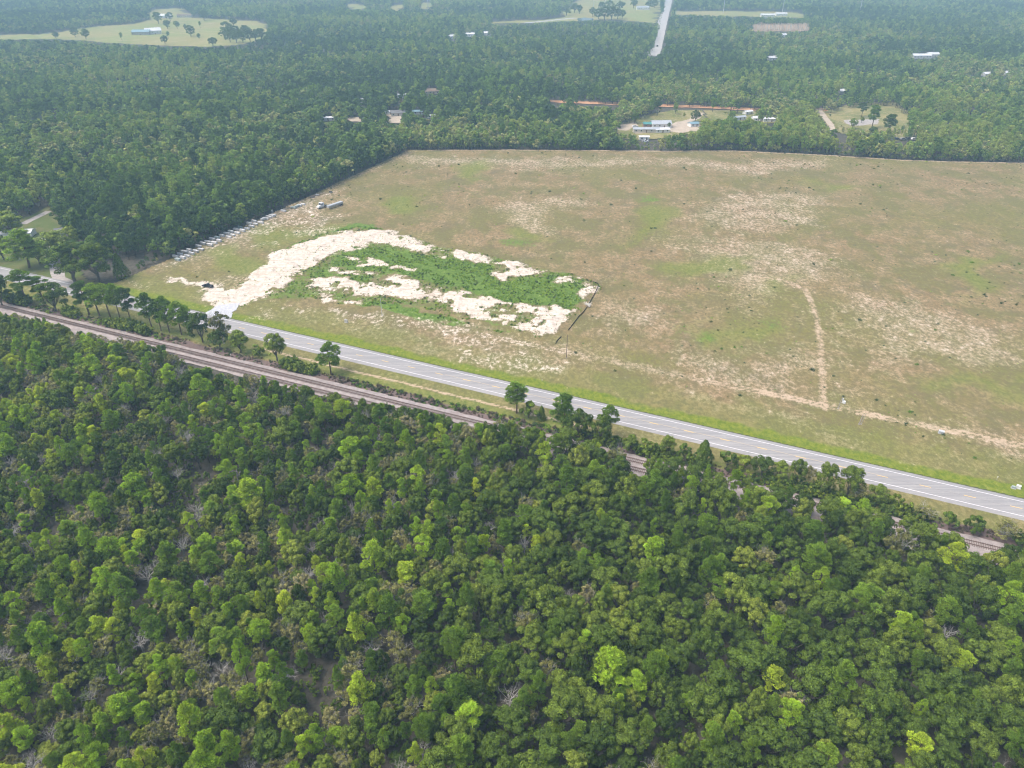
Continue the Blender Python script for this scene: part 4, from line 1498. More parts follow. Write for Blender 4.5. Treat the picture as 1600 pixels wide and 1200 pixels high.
def pos_words(u, v):
    c = min(9, max(0, int(u / 160)))
    col = ['left edge', 'one tenth across', 'two tenths across', 'three tenths across', 'four tenths across', 'mid width', 'six tenths across', 'seven tenths across', 'eight tenths across', 'right edge'][c]
    row = 'bottom row' if v > 1120 else 'lower part' if v > 1020 else 'lower middle' if v > 920 else 'middle' if v > 820 else 'upper middle' if v > 730 else 'upper part' if v > 650 else 'railway side'
    return row, col


def near_woods():
    r = np.random.default_rng(41)
    X, Y = jitter_points(-330, 260, 30, 330, 2.3, r)
    s, d = sd(X, Y)
    m = (d < track_d(s) - 6.5 + 2.5 * (s > -85)) & in_view(X, Y, 35)
    X, Y, s, d = X[m], Y[m], s[m], d[m]
    u, v = pj(X, Y, 6.0)
    n = len(X)
    right = sstep(500, 900, u + (fbm(X, Y, 40, 2) - .5) * 500)     # dense oak wood to the right, mixed scrub to the left
    low = sstep(880, 1150, v) * sstep(1150, 850, u)                # open scrub towards the bottom left
    patch = fbm(X, Y, 26, 3)
    q = r.random(n)
    p_lime = np.clip(.17 * (1 - right) + .045 * right + .07 * (1 - right) * (patch > .52), 0, 1)
    p_green = .11 * (1 - right) + .10 * right
    p_oakd = .18 * (1 - right) + .55 * right - .08 * low
    p_oakm = np.full(n, .27)
    p_scr = .33 * (1 - right) + .05 * right
    cum = np.cumsum(np.stack([p_lime, p_green, p_oakd, p_oakm, p_scr, np.full(n, .034) * (1.25 - right)], 1), 1)
    cum /= cum[:, -1:]
    kind = (q[:, None] > cum).sum(1)
    hh = np.select([kind == 0, kind == 1, kind == 2, kind == 3, kind == 4], [r.normal(10.5, 2.2, n), r.normal(10.0, 2.0, n), r.normal(8.6, 1.7, n), r.normal(7.8, 1.6, n), r.normal(6.6, 1.2, n)], r.normal(8.4, 1.0, n))
    hh = hh * (.88 + .12 * right) * np.where(kind < 2, 1.0, 1 - .12 * low)
    hh = np.clip(hh, 3.2, 15)
    ww = np.select([kind == 0, kind == 1, kind == 2, kind == 3, kind == 4], [r.choice([1, 1, 1.35], n) * r.uniform(3.2, 5.6, n), r.choice([1, 1, 1.3], n) * r.uniform(3.4, 5.6, n), r.choice([.75, 1, 1, 1.2], n) * r.uniform(4.6, 7.6, n) * (1 + .1 * right), r.choice([.7, 1, 1.15], n) * r.uniform(4.2, 6.6, n) * (1 + .1 * right), r.uniform(4.0, 5.8, n)], r.uniform(3.6, 5.6, n))
    ww *= .86
    ww *= np.clip(hh / np.select([kind < 2, kind < 4], [10.2, 8.2], 6.0), .7, 1.25)
    # keep the skyline of the wood, and the peeps of ballast between the trees
    eu = np.interp(u, EDGE_U, EDGE_V)
    ut, vt = pj(X, Y, hh)
    lim = eu + r.uniform(-3, 9, n)
    short = height_at(X, Y, lim)
    band = (d > track_d(s) - 17) & (u > 720)
    hh = np.where(band, np.clip(short * r.uniform(.82, 1.0, n), 4, 11.5), hh)
    ww = np.where(band & (kind >= 2), np.clip(ww, 5.5, 9), ww)
    hh2 = np.minimum(hh, short)
    ok = hh2 > 2.2
    ww = np.where(hh2 < hh, ww * np.clip(hh2 / hh, .5, 1), ww)
    hh = hh2
    for f in (.4, .7, 1.0):
        for o in (-.35, 0, .35):
            a, b = pj(X + o * ww, Y, hh * f)
            for p in PEEP:
                ok &= ~inside(a, b, p)
    ok &= ~((fbm(X + 77, Y, 16, 3) > .62) & (r.random(n) < .8 * (1 - .85 * right)))     # openings
    # thin so that crowns touch but do not stack
    order = np.argsort(-(ww + r.uniform(0, 3.0, n) + np.where(kind == 5, 1.5, 0)))
    cell, grid, keep = 5.0, {}, []
    for i in order:
        if not ok[i]:
            continue
        x, y, w = X[i], Y[i], ww[i]
        ci, cj = int(x // cell), int(y // cell)
        bad = False
        for a in (-2, -1, 0, 1, 2):
            for b in (-2, -1, 0, 1, 2):
                for j in grid.get((ci + a, cj + b), ()):
                    dd = (X[j] - x) ** 2 + (Y[j] - y) ** 2
                    kk = .25 if (kind[i] < 2) != (kind[j] < 2) else .34 + .02 * right[i]
                    if dd < (kk * (w + ww[j])) ** 2:
                        bad = True
                        break
                if bad:
                    break
            if bad:
                break
        if not bad:
            grid.setdefault((ci, cj), []).append(i)
            keep.append(i)
    keep = np.array(keep)
    # the largest to the eye of each kind stand as objects of their own
    ucen, vcen = pj(X, Y, hh * .7)
    dep = Y * CP - (hh * .7 - CAMH) * SP
    big = ww * hh / dep ** 2
    vis = (ucen > -12) & (ucen < 1612) & (vcen < 1212) & (vcen > 0)
    spec = [('pine_lime', 'pine_tree', 'lime green', 'pine', 120), ('pine_green', 'pine_tree', 'mid green', 'pine', 120), ('oak_dark', 'oak_tree', 'dark green', 'oak', 125), ('oak_mid', 'oak_tree', 'fresh green', 'oak', 120),
            ('scrub', 'scrub_oak', 'grey-green', 'scrub oak', 290), ('bare', 'bare_tree', 'bare grey', 'tree', 200)]
    single = np.zeros(n, bool)
    for ki, (pk, nm, colr, noun, mx) in enumerate(spec):
        c = keep[(kind[keep] == ki) & vis[keep]]
        c = c[np.argsort(-big[c])][:mx]
        single[c] = True
        med = np.median(ww[c]) if len(c) else 0
        labs = {}
        for i in c[np.argsort(ucen[c])]:
            row, colw = pos_words(ucen[i], vcen[i])
            size = 'large' if ww[i] > med else 'small'
            labs.setdefault('%s %s %s, near woods %s, %s' % (size, colr, noun, row, colw), []).append(i)
        for lab, ii in labs.items():
            for i in ii:
                plant(pk, nm, X[i], Y[i], hh[i], ww[i], lab, 'tree', '%s %s trees of the near woods' % (colr, noun))
    rest = keep[~single[keep]]
    names = ['near_pine_lime', 'near_pine_green', 'near_oak_dark', 'near_oak_mid', 'near_scrub', 'near_scrub']
    meshes, off = [], {}
    for k in ('near_pine_lime', 'near_pine_green', 'near_oak_dark', 'near_oak_mid', 'near_scrub', 'near_shrub'):
        off[k] = len(meshes)
        meshes += SRC[k]
    h0 = {'near_pine_lime': 13, 'near_pine_green': 13, 'near_oak_dark': 9.5, 'near_oak_mid': 9.5, 'near_scrub': 6.5}
    w0 = {k: np.array([p[3] for p in PROTO[k[5:]][:4]]) for k in h0}
    var = r.integers(0, 4, len(rest))
    kk = kind[rest]
    idx = np.array([off[names[k]] for k in kk]) + var
    W = np.array([w0[names[k]][v_] for k, v_ in zip(kk, var)])
    Hh = np.array([h0[names[k]] for k in kk])
    scl = np.stack([ww[rest] / W, ww[rest] / W, hh[rest] / Hh], 1)
    P = np.stack([X[rest], Y[rest], np.zeros(len(rest))], 1)
    # undergrowth
    ux, uy = jitter_points(-330, 260, 30, 330, 3.0, r)
    us, ud = sd(ux, uy)
    m = (ud < track_d(us) - 6.2) & in_view(ux, uy, 35) & (fbm(ux, uy, 12, 3) > .33)
    ux, uy = ux[m], uy[m]
    a, b = pj(ux, uy, 2.4)
    m = b > np.interp(a, EDGE_U, EDGE_V) + 2
    for p in PEEP:
        m &= ~inside(a, b, p)
    ux, uy = ux[m], uy[m]
    k = r.uniform(.5, 1.15, len(ux))
    P = np.concatenate([P, np.stack([ux, uy, np.zeros(len(ux))], 1)])
    scl = np.concatenate([scl, np.stack([k, k, k * r.uniform(.7, 1.2, len(ux))], 1)])
    idx = np.concatenate([idx, off['near_shrub'] + r.integers(0, 4, len(ux))])
    scatter('near_woods', 'undergrowth and smaller crowns packed between the trees of the near woods', 'woods', P, r.uniform(0, 2 * pi, len(P)), scl, idx, meshes)
    print('near woods: singles', int(single.sum()), 'rest', len(rest), [int(((kind == q_) & single).sum()) for q_ in range(6)])


near_woods()


# ------------------------------------------------------------------ low plants on the open ground
def ground_z(x, y):
    return float(field_cover(np.array([x, x]), np.array([y, y]))[0][0])


def low_plants():
    r = np.random.default_rng(51)
    # weeds on the plot
    x0, y0 = PAD.min(0) - 4
    x1, y1 = PAD.max(0) + 4
    X, Y = jitter_points(x0, x1, y0, y1, 1.05, r)
    m = sdist(X, Y, PAD) > -3
    X, Y = X[m], Y[m]
    h, c1, c2 = field_cover(X, Y)
    pr = np.clip(c1[:, 1] * .8, 0, 1) * sstep(.30, .46, fbm(X, Y, 5, 2)) + .22 * c1[:, 0] * sstep(.42, .6, fbm(X + 3, Y, 6, 3))
    m = r.random(len(X)) < pr
    X, Y, h, c1 = X[m], Y[m], h[m], c1[m]
    k = r.uniform(.45, 1.05, len(X)) * np.where(c1[:, 0] > .5, .6, 1)
    scatter('plot_weeds', 'bright green weeds overgrowing the middle of the sandy plot', 'weeds', np.stack([X, Y, h - .05], 1), r.uniform(0, 6.3, len(X)), np.stack([k, k, k * r.uniform(.7, 1.2, len(X))], 1),
            np.where(r.random(len(X)) < .22, 4, 0) + r.integers(0, 4, len(X)), SRC['weed_lush'] + SRC['weed_dark'])
    # scattered tufts and seedlings of the cleared field
    X, Y = jitter_points(-230, 450, 160, 620, 3.4, r)
    m = (sdist(X, Y, FIELD) > 2) & in_view(X, Y, 40)
    X, Y = X[m], Y[m]
    s, d = sd(X, Y)
    dens = .08 + .42 * sstep(.46, .66, fbm(X, Y, 45, 3)) * sstep(.4, .6, fbm(X + 50, Y, 14, 2)) + .25 * sstep(330, 480, d)
    m = (r.random(len(X)) < dens) & (d > 20) & (sdist(X, Y, PAD) < -4)
    X, Y = X[m], Y[m]
    h, c1, c2 = field_cover(X, Y)
    k = np.clip(r.lognormal(-.62, .45, len(X)), .22, 1.7)
    scatter('field_weeds', 'low weeds and seedlings dotted over the cleared field', 'weeds', np.stack([X, Y, h - .06], 1), r.uniform(0, 6.3, len(X)), np.stack([k, k, k * .8], 1),
            np.where(r.random(len(X)) < .3 + .5 * c1[:, 1], 0, 4) + r.integers(0, 4, len(X)), SRC['weed_lush'] + SRC['weed_dark'])
    # brush along the railway
    s = r.uniform(-380, 200, 2600)
    d = track_d(s) + r.uniform(3.6, 8.2, len(s))
    X = s * T[0] + d * N[0] + RD0[0]
    Y = s * T[1] + d * N[1] + RD0[1]
    far = d - track_d(s)
    dens = fbm(X, Y, 14, 3)
    m = (dens > .40) & in_view(X, Y, 30)
    X, Y, far, dens = X[m], Y[m], far[m], dens[m]
    k = r.uniform(.35, .8, len(X)) * (1 + .8 * sstep(.5, .65, dens))
    green = r.random(len(X)) < .25 + .5 * sstep(.52, .62, dens)
    var = np.where(green, np.where(r.random(len(X)) < .5, 8, 4), 0) + r.integers(0, 4, len(X))
    scatter('railway_brush', 'brown dead brush and weeds along the railway bank', 'brush', np.stack([X, Y, np.full(len(X), -.1)], 1), r.uniform(0, 6.3, len(X)), np.stack([k, k, k], 1), var, SRC['brush'] + SRC['weed_dark'] + SRC['weed_lush'])


low_plants()


def hedge():
    r = np.random.default_rng(57)
    s = np.concatenate([r.uniform(-62, 75, 520), r.uniform(-335, -165, 1300)])
    d = track_d(s) + np.where(s > -100, r.uniform(3.2, 8.4, len(s)) - .6 * sstep(20, 60, s), r.uniform(4.6, 8.0, len(s)))
    X = s * T[0] + d * N[0] + RD0[0]
    Y = s * T[1] + d * N[1] + RD0[1]
    a, b = pj(X, Y, 1.5)
    m = np.where(s > -100, fbm(X, Y, 9, 2) > .36, fbm(X, Y, 16, 2) > .42)
    m &= ~((s > 38) & (r.random(len(s)) < .45))
    for p in PEEP:
        m &= ~inside(a, b, p)
    X, Y = X[m], Y[m]
    k = r.uniform(.5, 1.25, len(X)) * np.where(X < -80, 1.25, 1.0)
    scatter('hedge_undergrowth', 'low tangled bushes filling the strip between railway and road', 'undergrowth', np.stack([X, Y, np.full(len(X), -.1)], 1), r.uniform(0, 6.3, len(X)), np.stack([k, k, k * r.uniform(.8, 1.3, len(X))], 1), r.integers(0, 4, len(X)), SRC['near_shrub'])


hedge()


# ------------------------------------------------------------------ vehicles
def wheel(parent, x, y, r=.38, w=.26):
    o = MB().tube([(x, y - w / 2, r), (x, y - w / 2 + .03, r), (x, y + w / 2 - .03, r), (x, y + w / 2, r)], [r * .92, r, r, r * .92], 14).build('wheel', 'tyre', parent)
    MB().tube([(x, y - w / 2 - .012, r), (x, y + w / 2 + .012, r)], r * .55, 10).build('rim', 'car_silver', o)
    return o


def pickup(x, y, z, rz, paint, label, suv=False, group=None, name='pickup_truck', cat='truck', k=1.0):
    o = empty(name, x, y, z, rz)
    o.scale = (k, k, k)
    W = .95
    low = [(-2.75, .45), (-2.75, .95), (-2.68, 1.02), (1.35, 1.05), (2.55, .98), (2.78, .85), (2.78, .45), (2.3, .38), (2.2, .62), (1.95, .76), (1.65, .76), (1.4, .62), (1.3, .36), (-1.25, .36), (-1.35, .62), (-1.6, .76), (-1.9, .76), (-2.15, .62), (-2.25, .4)]
    MB().prism(low[::-1], -W, W).build('body', paint, o)
    back = -2.6 if suv else -.75
    cabp = [(back, 1.02), (back + .22, 1.72), (back + .45, 1.80), (.25, 1.80), (.55, 1.72), (1.28, 1.03)]
    MB().prism(cabp[::-1], -W + .09, W - .09).build('cab', paint, o)
    for sgn in (-1, 1):
        yy = sgn * (W - .085)
        q = MB()
        q.add([(back + .3, yy, 1.10), (1.05, yy, 1.10), (.50, yy, 1.66), (back + .42, yy, 1.66)], [(0, 1, 2, 3) if sgn < 0 else (3, 2, 1, 0)])
        q.build('side_window', 'car_glass', o)
        MB().box((2.74, sgn * .68, .80), (.1, .36, .16)).build('headlight', 'lamp_glass', o)
        MB().box((-2.74, sgn * .80, .84), (.08, .18, .24)).build('tail_light', 'lamp_red', o)
        MB().box((.95, sgn * (W + .1), 1.12), (.16, .2, .16)).build('mirror', 'car_black', o)
        for xx in (-1.75, 1.8):
            wheel(o, xx, sgn * (W - .14))
    q = MB().add([(1.30, -W + .16, 1.06), (1.30, W - .16, 1.06), (.585, W - .2, 1.71), (.585, -W + .2, 1.71)], [(0, 1, 2, 3)])
    q.build('windscreen', 'car_glass', o)
    if not suv:
        b = MB()
        b.box((-1.72, 0, 1.03), (1.85, 1.5, .03))
        b.build('bed_floor', 'car_black', o)
        b = MB()
        for sgn in (-1, 1):
            b.box((-1.72, sgn * (W - .08), 1.10), (2.0, .14, .18))
        b.box((-2.68, 0, 1.10), (.1, 1.7, .18))
        b.build('bed_rail', paint, o)
    MB().box((2.8, 0, .52), (.1, 1.8, .2)).build('bumper', 'car_black', o)
    return tag(o, label, cat, group)


x, y = gp(325, 449)
pickup(x, y, ground_z(x, y), R(158), 'car_navy', 'dark navy pickup truck parked on the sand beside the entrance')


def ang(u0, v0, u1, v1):
    a, b = gp(u0, v0), gp(u1, v1)
    return math.atan2(b[1] - a[1], b[0] - a[0]), math.hypot(b[0] - a[0], b[1] - a[1])


def semi():
    a, L = ang(509, 329, 541, 318)
    x, y = gp(524, 324)
    z = ground_z(x, y)
    o = empty('semi_trailer', x, y, z, a)
    MB().box((0, 0, 1.25), (14.2, 2.5, .22)).build('deck', 'pole_grey', o)
    MB().box((0, 0, 2.0), (13.8, 2.46, 1.1), bev=.08).build('load', 'grey_metal', o)
    MB().box((-7.05, 0, 1.9), (.12, 2.4, 1.4)).build('headboard', 'grey_metal', o)
    b = MB()
    for sgn in (-1, 1):
        b.box((0, sgn * .5, 1.0), (13.6, .16, .3))
    b.build('frame', 'car_black', o)
    for xx in (4.6, 5.9):
        for sgn in (-1, 1):
            wheel(o, xx, sgn * 1.05, .5, .5)
    for sgn in (-1, 1):
        MB().box((-4.4, sgn * .8, .5), (.14, .14, 1.0)).build('landing_leg', 'car_black', o)
    o.scale = (.84, .9, .9)
    tag(o, 'long grey-white loaded semi trailer parked at the edge of the field', 'trailer')
    # the tractor stands in front of it
    x, y = gp(503, 325)
    o = empty('tractor_truck', x, y, ground_z(x, y), a + pi)
    MB().prism([(-1.0, .9), (-1.0, 3.3), (.6, 3.45), (1.05, 3.3), (1.5, 2.1), (1.5, .9)][::-1], -1.15, 1.15).build('cab', 'car_white', o)
    MB().prism([(1.5, .7), (1.5, 2.0), (3.1, 1.75), (3.35, 1.4), (3.35, .7)][::-1], -.95, .95).build('hood', 'car_white', o)
    MB().box((-.8, 0, .8), (6.6, .9, .28)).build('frame', 'car_black', o)
    MB().add([(1.53, -1.0, 2.2), (1.53, 1.0, 2.2), (1.12, .95, 3.2), (1.12, -.95, 3.2)], [(0, 1, 2, 3)]).build('windscreen', 'car_glass', o)
    for sgn in (-1, 1):
        MB().add([(.1, sgn * 1.16, 2.1), (1.25, sgn * 1.16, 2.1), (.95, sgn * 1.16, 3.0), (.1, sgn * 1.16, 3.0)], [(0, 1, 2, 3) if sgn < 0 else (3, 2, 1, 0)]).build('side_window', 'car_glass', o)
        for xx in (2.3, -2.0, -3.3):
            wheel(o, xx, sgn * 1.0, .5, .42)
        MB().tube([(-1.2, sgn * 1.0, 1.0), (-1.2, sgn * 1.0, 3.6)], .09, 8).build('exhaust_stack', 'galv_steel', o)
        MB().tube([(.3, sgn * 1.05, .75), (1.4, sgn * 1.05, .75)], .3, 10).build('fuel_tank', 'galv_steel', o)
    tag(o, 'white tractor truck with a hood, in front of the long trailer', 'truck')


semi()


# ------------------------------------------------------------------ stored concrete vaults along the trees
def vaults():
    r = np.random.default_rng(61)
    spots = []
    s1 = [(258, 404), (478, 324)]
    segs = [((264, 404.5), (394, 347), 19, 2), ((404, 346), (425, 337), 6, 1), ((440, 331), (470, 320), 7, 1)]
    for (u0, v0), (u1, v1), n, rows in segs:
        for i in range(n):
            f = i / max(1, n - 1)
            for k in range(rows):
                u = u0 + (u1 - u0) * f + r.uniform(-.6, .6)
                v = v0 + (v1 - v0) * f + r.uniform(-.4, .4)
                spots.append((u, v, k))
    ax = math.atan2(-N[1], -N[0]) + R(58)       # they lie across the row
    ax = RA
    body = {}
    for nm in ('concrete', 'concrete_pale', 'concrete_green'):
        b = MB().box((0, 0, .55), (3.5, 1.3, .9), bev=.06).mesh('body', nm)
        l = MB().box((0, 0, 1.04), (3.62, 1.38, .16), bev=.04).mesh('lid', 'concrete_pale' if nm != 'concrete_green' else 'concrete_green')
        body[nm] = (b, l)
    skid = MB().box((0, 0, .075), (.14, 1.3, .15)).mesh('skid', 'sleeper_wood')
    words = {'concrete': 'grey', 'concrete_pale': 'whitish', 'concrete_green': 'greenish'}
    for i, (u, v, k) in enumerate(spots):
        x, y = gp(u, v)
        x, y = x + T[0] * (1.6 + 4.6 * k), y + T[1] * (1.6 + 4.6 * k)
        if r.random() < .12:
            continue
        nm = r.choice(['concrete', 'concrete_pale', 'concrete_pale', 'concrete_green'], p=[.2, .46, .28, .06])
        o = empty('concrete_vault', x, y, ground_z(x, y), ax + r.normal(0, .06) + (pi / 2 if r.random() < .05 else 0))
        q = r.uniform(.85, 1.12)
        o.scale = (q, r.uniform(.85, 1.05), r.uniform(.8, 1.25))
        link(bpy.data.objects.new('body', body[nm][0]), o)
        link(bpy.data.objects.new('lid', body[nm][1]), o)
        for sx in (-1.1, 1.1):
            e = bpy.data.objects.new('skid', skid)
            e.location = (sx, 0, 0)
            link(e, o)
        where = 'nearest the road' if v > 396 else 'before the first bend of the row' if v > 382 else 'in the middle of the row' if v > 366 else 'in the upper half of the row' if v > 348 else 'in the short group past the gap' if v > 334 else 'in the last group near the trailer'
        tag(o, '%s concrete vault lying %s, %s' % (words[nm], where, 'field side' if k else 'woods side'), 'concrete vault', 'concrete vaults stored along the edge of the woods')


vaults()


def stack(u, v, label, mats, n, seed, name='pallet_stack', sz=(1.6, 1.2, .18)):
    r = np.random.default_rng(seed)
    x, y = gp(u, v)
    o = empty(name, x, y, ground_z(x, y), r.uniform(0, 3))
    z = 0
    for i in range(n):
        MB().box((r.normal(0, .12), r.normal(0, .12), z + sz[2] / 2), sz, r.normal(0, .08), bev=.02).build('layer', mats[i % len(mats)], o)
        z += sz[2] + .02
    tag(o, label, 'stack', 'odd stacks past the concrete vaults')


stack(489, 309, 'dark blue-grey stack of pallets, nearer of two past the vaults', ['car_navy', 'sleeper_wood', 'galv_steel'], 5, 3, sz=(2.6, 1.6, .22))
stack(496, 306, 'low dark stack of pallets beside the blue-grey one', ['sleeper_wood', 'galv_steel'], 4, 4, sz=(2.6, 1.6, .2))
stack(517, 302, 'small white-topped stack near the far end of the vaults', ['car_black', 'white_metal'], 3, 5, sz=(1.8, 1.4, .35))
stack(426, 333, 'upright white stack between two groups of vaults', ['galv_steel', 'concrete_pale'], 8, 6, sz=(1.0, .8, .2))


# ------------------------------------------------------------------ poles, boxes, fence
def pole(u, v, vtop, label, mat='pole_wood', rad=.16, arm=True, can=False, lean=0.0, dx=0):
    x, y = gp(u, v)
    z = ground_z(x, y)
    h = height_at(x, y, vtop) - z
    o = empty('utility_pole', x, y, z, RA)
    MB().tube([(0, 0, -.4), (lean * .5, 0, h * .5), (lean, 0, h)], [rad, rad * .85, rad * .65], 8).build('post', mat, o)
    if arm:
        MB().box((lean, 0, h - .5), (.12, 2.2, .12)).build('crossarm', mat, o)
        for yy in (-.95, 0, .95):
            MB().tube([(lean, yy, h - .44), (lean, yy, h - .2)], [.07, .05], 6).build('insulator', 'steel_pale', o)
    if can:
        MB().tube([(lean + .38, 0, h - 1.7), (lean + .38, 0, h - 1.6), (lean + .38, 0, h - .8), (lean + .38, 0, h - .7)], [.24, .27, .27, .22], 10).build('transformer', 'steel_pale', o)
    MB().tube([(0, 0, -.1), (0, 0, .1)], [.42, .3], 8).build('base_mound', 'pole_grey', o)
    tag(o, label, 'pole', 'utility poles along the field track')


pole(597, 493, 466, 'pale slim utility pole before the sandy plot', 'steel_pale', .13, arm=False)
pole(885, 560, 523, 'brown utility pole at the corner of the black fence', 'pole_wood', .17, arm=False)
pole(1309, 639, 619, 'grey utility pole with a pale transformer near its top', 'pole_grey', .13, arm=False, can=True, lean=.5)
pole(1342, 663, 647, 'stout grey leaning pole near the dirt track junction', 'pole_grey', .17, arm=False, lean=.45)
pole(1345, 663, 645, 'slim grey pole standing against the stout leaning one', 'pole_grey', .10, arm=False, lean=.6)


def cabinet(u, v, s, mat, label, k=1):
    x, y = gp(u, v)
    o = empty('utility_box', x, y, ground_z(x, y) if sd(x, y)[1] > 5 else 0, RA + random.uniform(-.2, .2))
    MB().box((0, 0, s[2] / 2), s, bev=.05).build('housing', mat, o)
    MB().box((0, 0, s[2] + .04), (s[0] + .1, s[1] + .1, .08), bev=.02).build('lid', mat, o)
    MB().box((0, 0, .04), (s[0] + .35, s[1] + .35, .08)).build('plinth', 'concrete', o)
    tag(o, label, 'box', 'utility boxes beside the road')


cabinet(1470, 678, (1.6, 1.0, .9), 'steel_pale', 'pale metal box on the dirt track, far right')
cabinet(1318, 630, (1.0, .8, .7), 'white_paint', 'small white box right of the pole with the transformer')
cabinet(1583, 763, (1.0, .7, .6), 'concrete_green', 'pale green box near the right edge, left of a pair')
cabinet(1590.5, 763, (1.1, .9, .9), 'white_paint', 'white box near the right edge, right of a pair')
cabinet(541, 504, (1.3, .6, 1.2), 'concrete', 'grey marker slab on the verge below the plot')


def marker(u, v, vt, mat, label):
    x, y = gp(u, v)
    z = ground_z(x, y) if sd(x, y)[1] > 0 else 0
    h = height_at(x, y, vt)
    o = empty('marker_post', x, y, z, RA)
    MB().tube([(0, 0, -.2), (0, 0, h)], [.06, .05], 6).build('post', 'pole_grey', o)
    MB().box((0, -.05, h * .8), (.26, .03, h * .42), bev=.005).build('plate', mat, o)
    tag(o, label, 'marker', 'marker posts along the verge')


marker(886, 611, 605, 'sign_yellow', 'pale yellow marker post above the round-headed pine')
marker(1557, 750, 744.5, 'white_paint', 'white marker post left of the pair of boxes')
marker(361, 557, 553, 'white_paint', 'white marker post beside the railway')
marker(248, 532, 528, 'white_paint', 'small white marker post by the railway below the pine row')
marker(847, 597, 594, 'white_paint', 'low white marker on the far verge of the road')


def silt_fence():
    pts = [gp(927, 443), gp(935.5, 446), gp(934, 452), gp(926, 466), gp(918, 480), gp(912, 489), gp(904, 497), gp(895, 508), gp(888, 517)]
    o = empty('silt_fence', pts[0][0], pts[0][1], 0)
    ox, oy = pts[0]
    P = np.array(pts)
    L = np.concatenate([[0], np.cumsum(np.linalg.norm(np.diff(P, axis=0), axis=1))])
    n = int(L[-1] / 2.2)
    S = np.linspace(0, L[-1], n + 1)
    Q = [(np.interp(s, L, P[:, 0]), np.interp(s, L, P[:, 1])) for s in S]
    Z = [ground_z(*q) for q in Q]
    for i in range(n):
        (xa, ya), (xb, yb) = Q[i], Q[i + 1]
        dx, dy = xb - xa, yb - ya
        l = math.hypot(dx, dy)
        nx, ny = -dy / l * .03, dx / l * .03
        sag = random.uniform(.02, .12)
        vs = []
        for px, py, pz, t in ((xa, ya, Z[i], .52), ((xa + xb) / 2, (ya + yb) / 2, (Z[i] + Z[i + 1]) / 2, .52 - sag), (xb, yb, Z[i + 1], .52)):
            for sgn in (-1, 1):
                vs += [(px + sgn * nx - ox, py + sgn * ny - oy, pz - .15), (px + sgn * nx - ox, py + sgn * ny - oy, pz + t)]
        MB().add(vs, [(0, 4, 5, 1), (4, 8, 9, 5), (3, 7, 6, 2), (7, 11, 10, 6), (1, 5, 7, 3), (5, 9, 11, 7)]).build('fabric_panel', 'black_fabric', o)
        MB().box((xa - ox, ya - oy, Z[i] + .45), (.07, .07, 1.3)).build('stake', 'sleeper_wood', o)
    tag(o, 'low black fabric silt fence along the right end of the plot', 'fence')
    pts = [gp(877, 527), gp(871, 533), gp(868, 538)]
    o2 = empty('silt_fence', *pts[0], 0)
    for a, b in zip(pts, pts[1:]):
        for f in (0, .5):
            p = (a[0] + (b[0] - a[0]) * f, a[1] + (b[1] - a[1]) * f)
            q = (a[0] + (b[0] - a[0]) * (f + .5), a[1] + (b[1] - a[1]) * (f + .5))
            l = math.hypot(q[0] - p[0], q[1] - p[1])
            z = ground_z(*p)
            MB().box(((p[0] + q[0]) / 2 - pts[0][0], (p[1] + q[1]) / 2 - pts[0][1], z + .2), (l, .06, .55), math.atan2(q[1] - p[1], q[0] - p[0])).build('fabric_panel', 'black_fabric', o2)
            MB().box((p[0] - pts[0][0], p[1] - pts[0][1], z + .3), (.07, .07, 1.0)).build('stake', 'sleeper_wood', o2)
    tag(o2, 'short sagging remnant of black fence beside the brown pole', 'fence')


silt_fence()


def felled(u, v, label, seed, k=1.0):
    r = np.random.default_rng(seed)
    x, y = gp(u, v)
    o = empty('felled_tree', x, y, ground_z(x, y) + .3, r.uniform(0, 6))
    MB().tube([(-2.2 * k, 0, .25), (0, .1, .35), (1.2 * k, 0, .5)], [.22, .18, .12], 6).build('trunk', 'bark_white', o)
    mb = MB()
    for i in range(46):
        a = r.uniform(0, 2 * pi)
        L = r.uniform(1.2, 3.2) * k
        e = np.array([cos(a) * L, sin(a) * L * .7, r.uniform(.1, 1.5)])
        mb.tube([(r.normal(0, .5), r.normal(0, .3), .3), e * .6 + r.normal(0, .15, 3), e], [.10, .07, .03], 4)
    mb.build('branches', 'bark_white', o)
    tag(o, label, 'felled tree')


felled(918, 479, 'bleached white felled tree lying across the black fence', 8, 1.0)

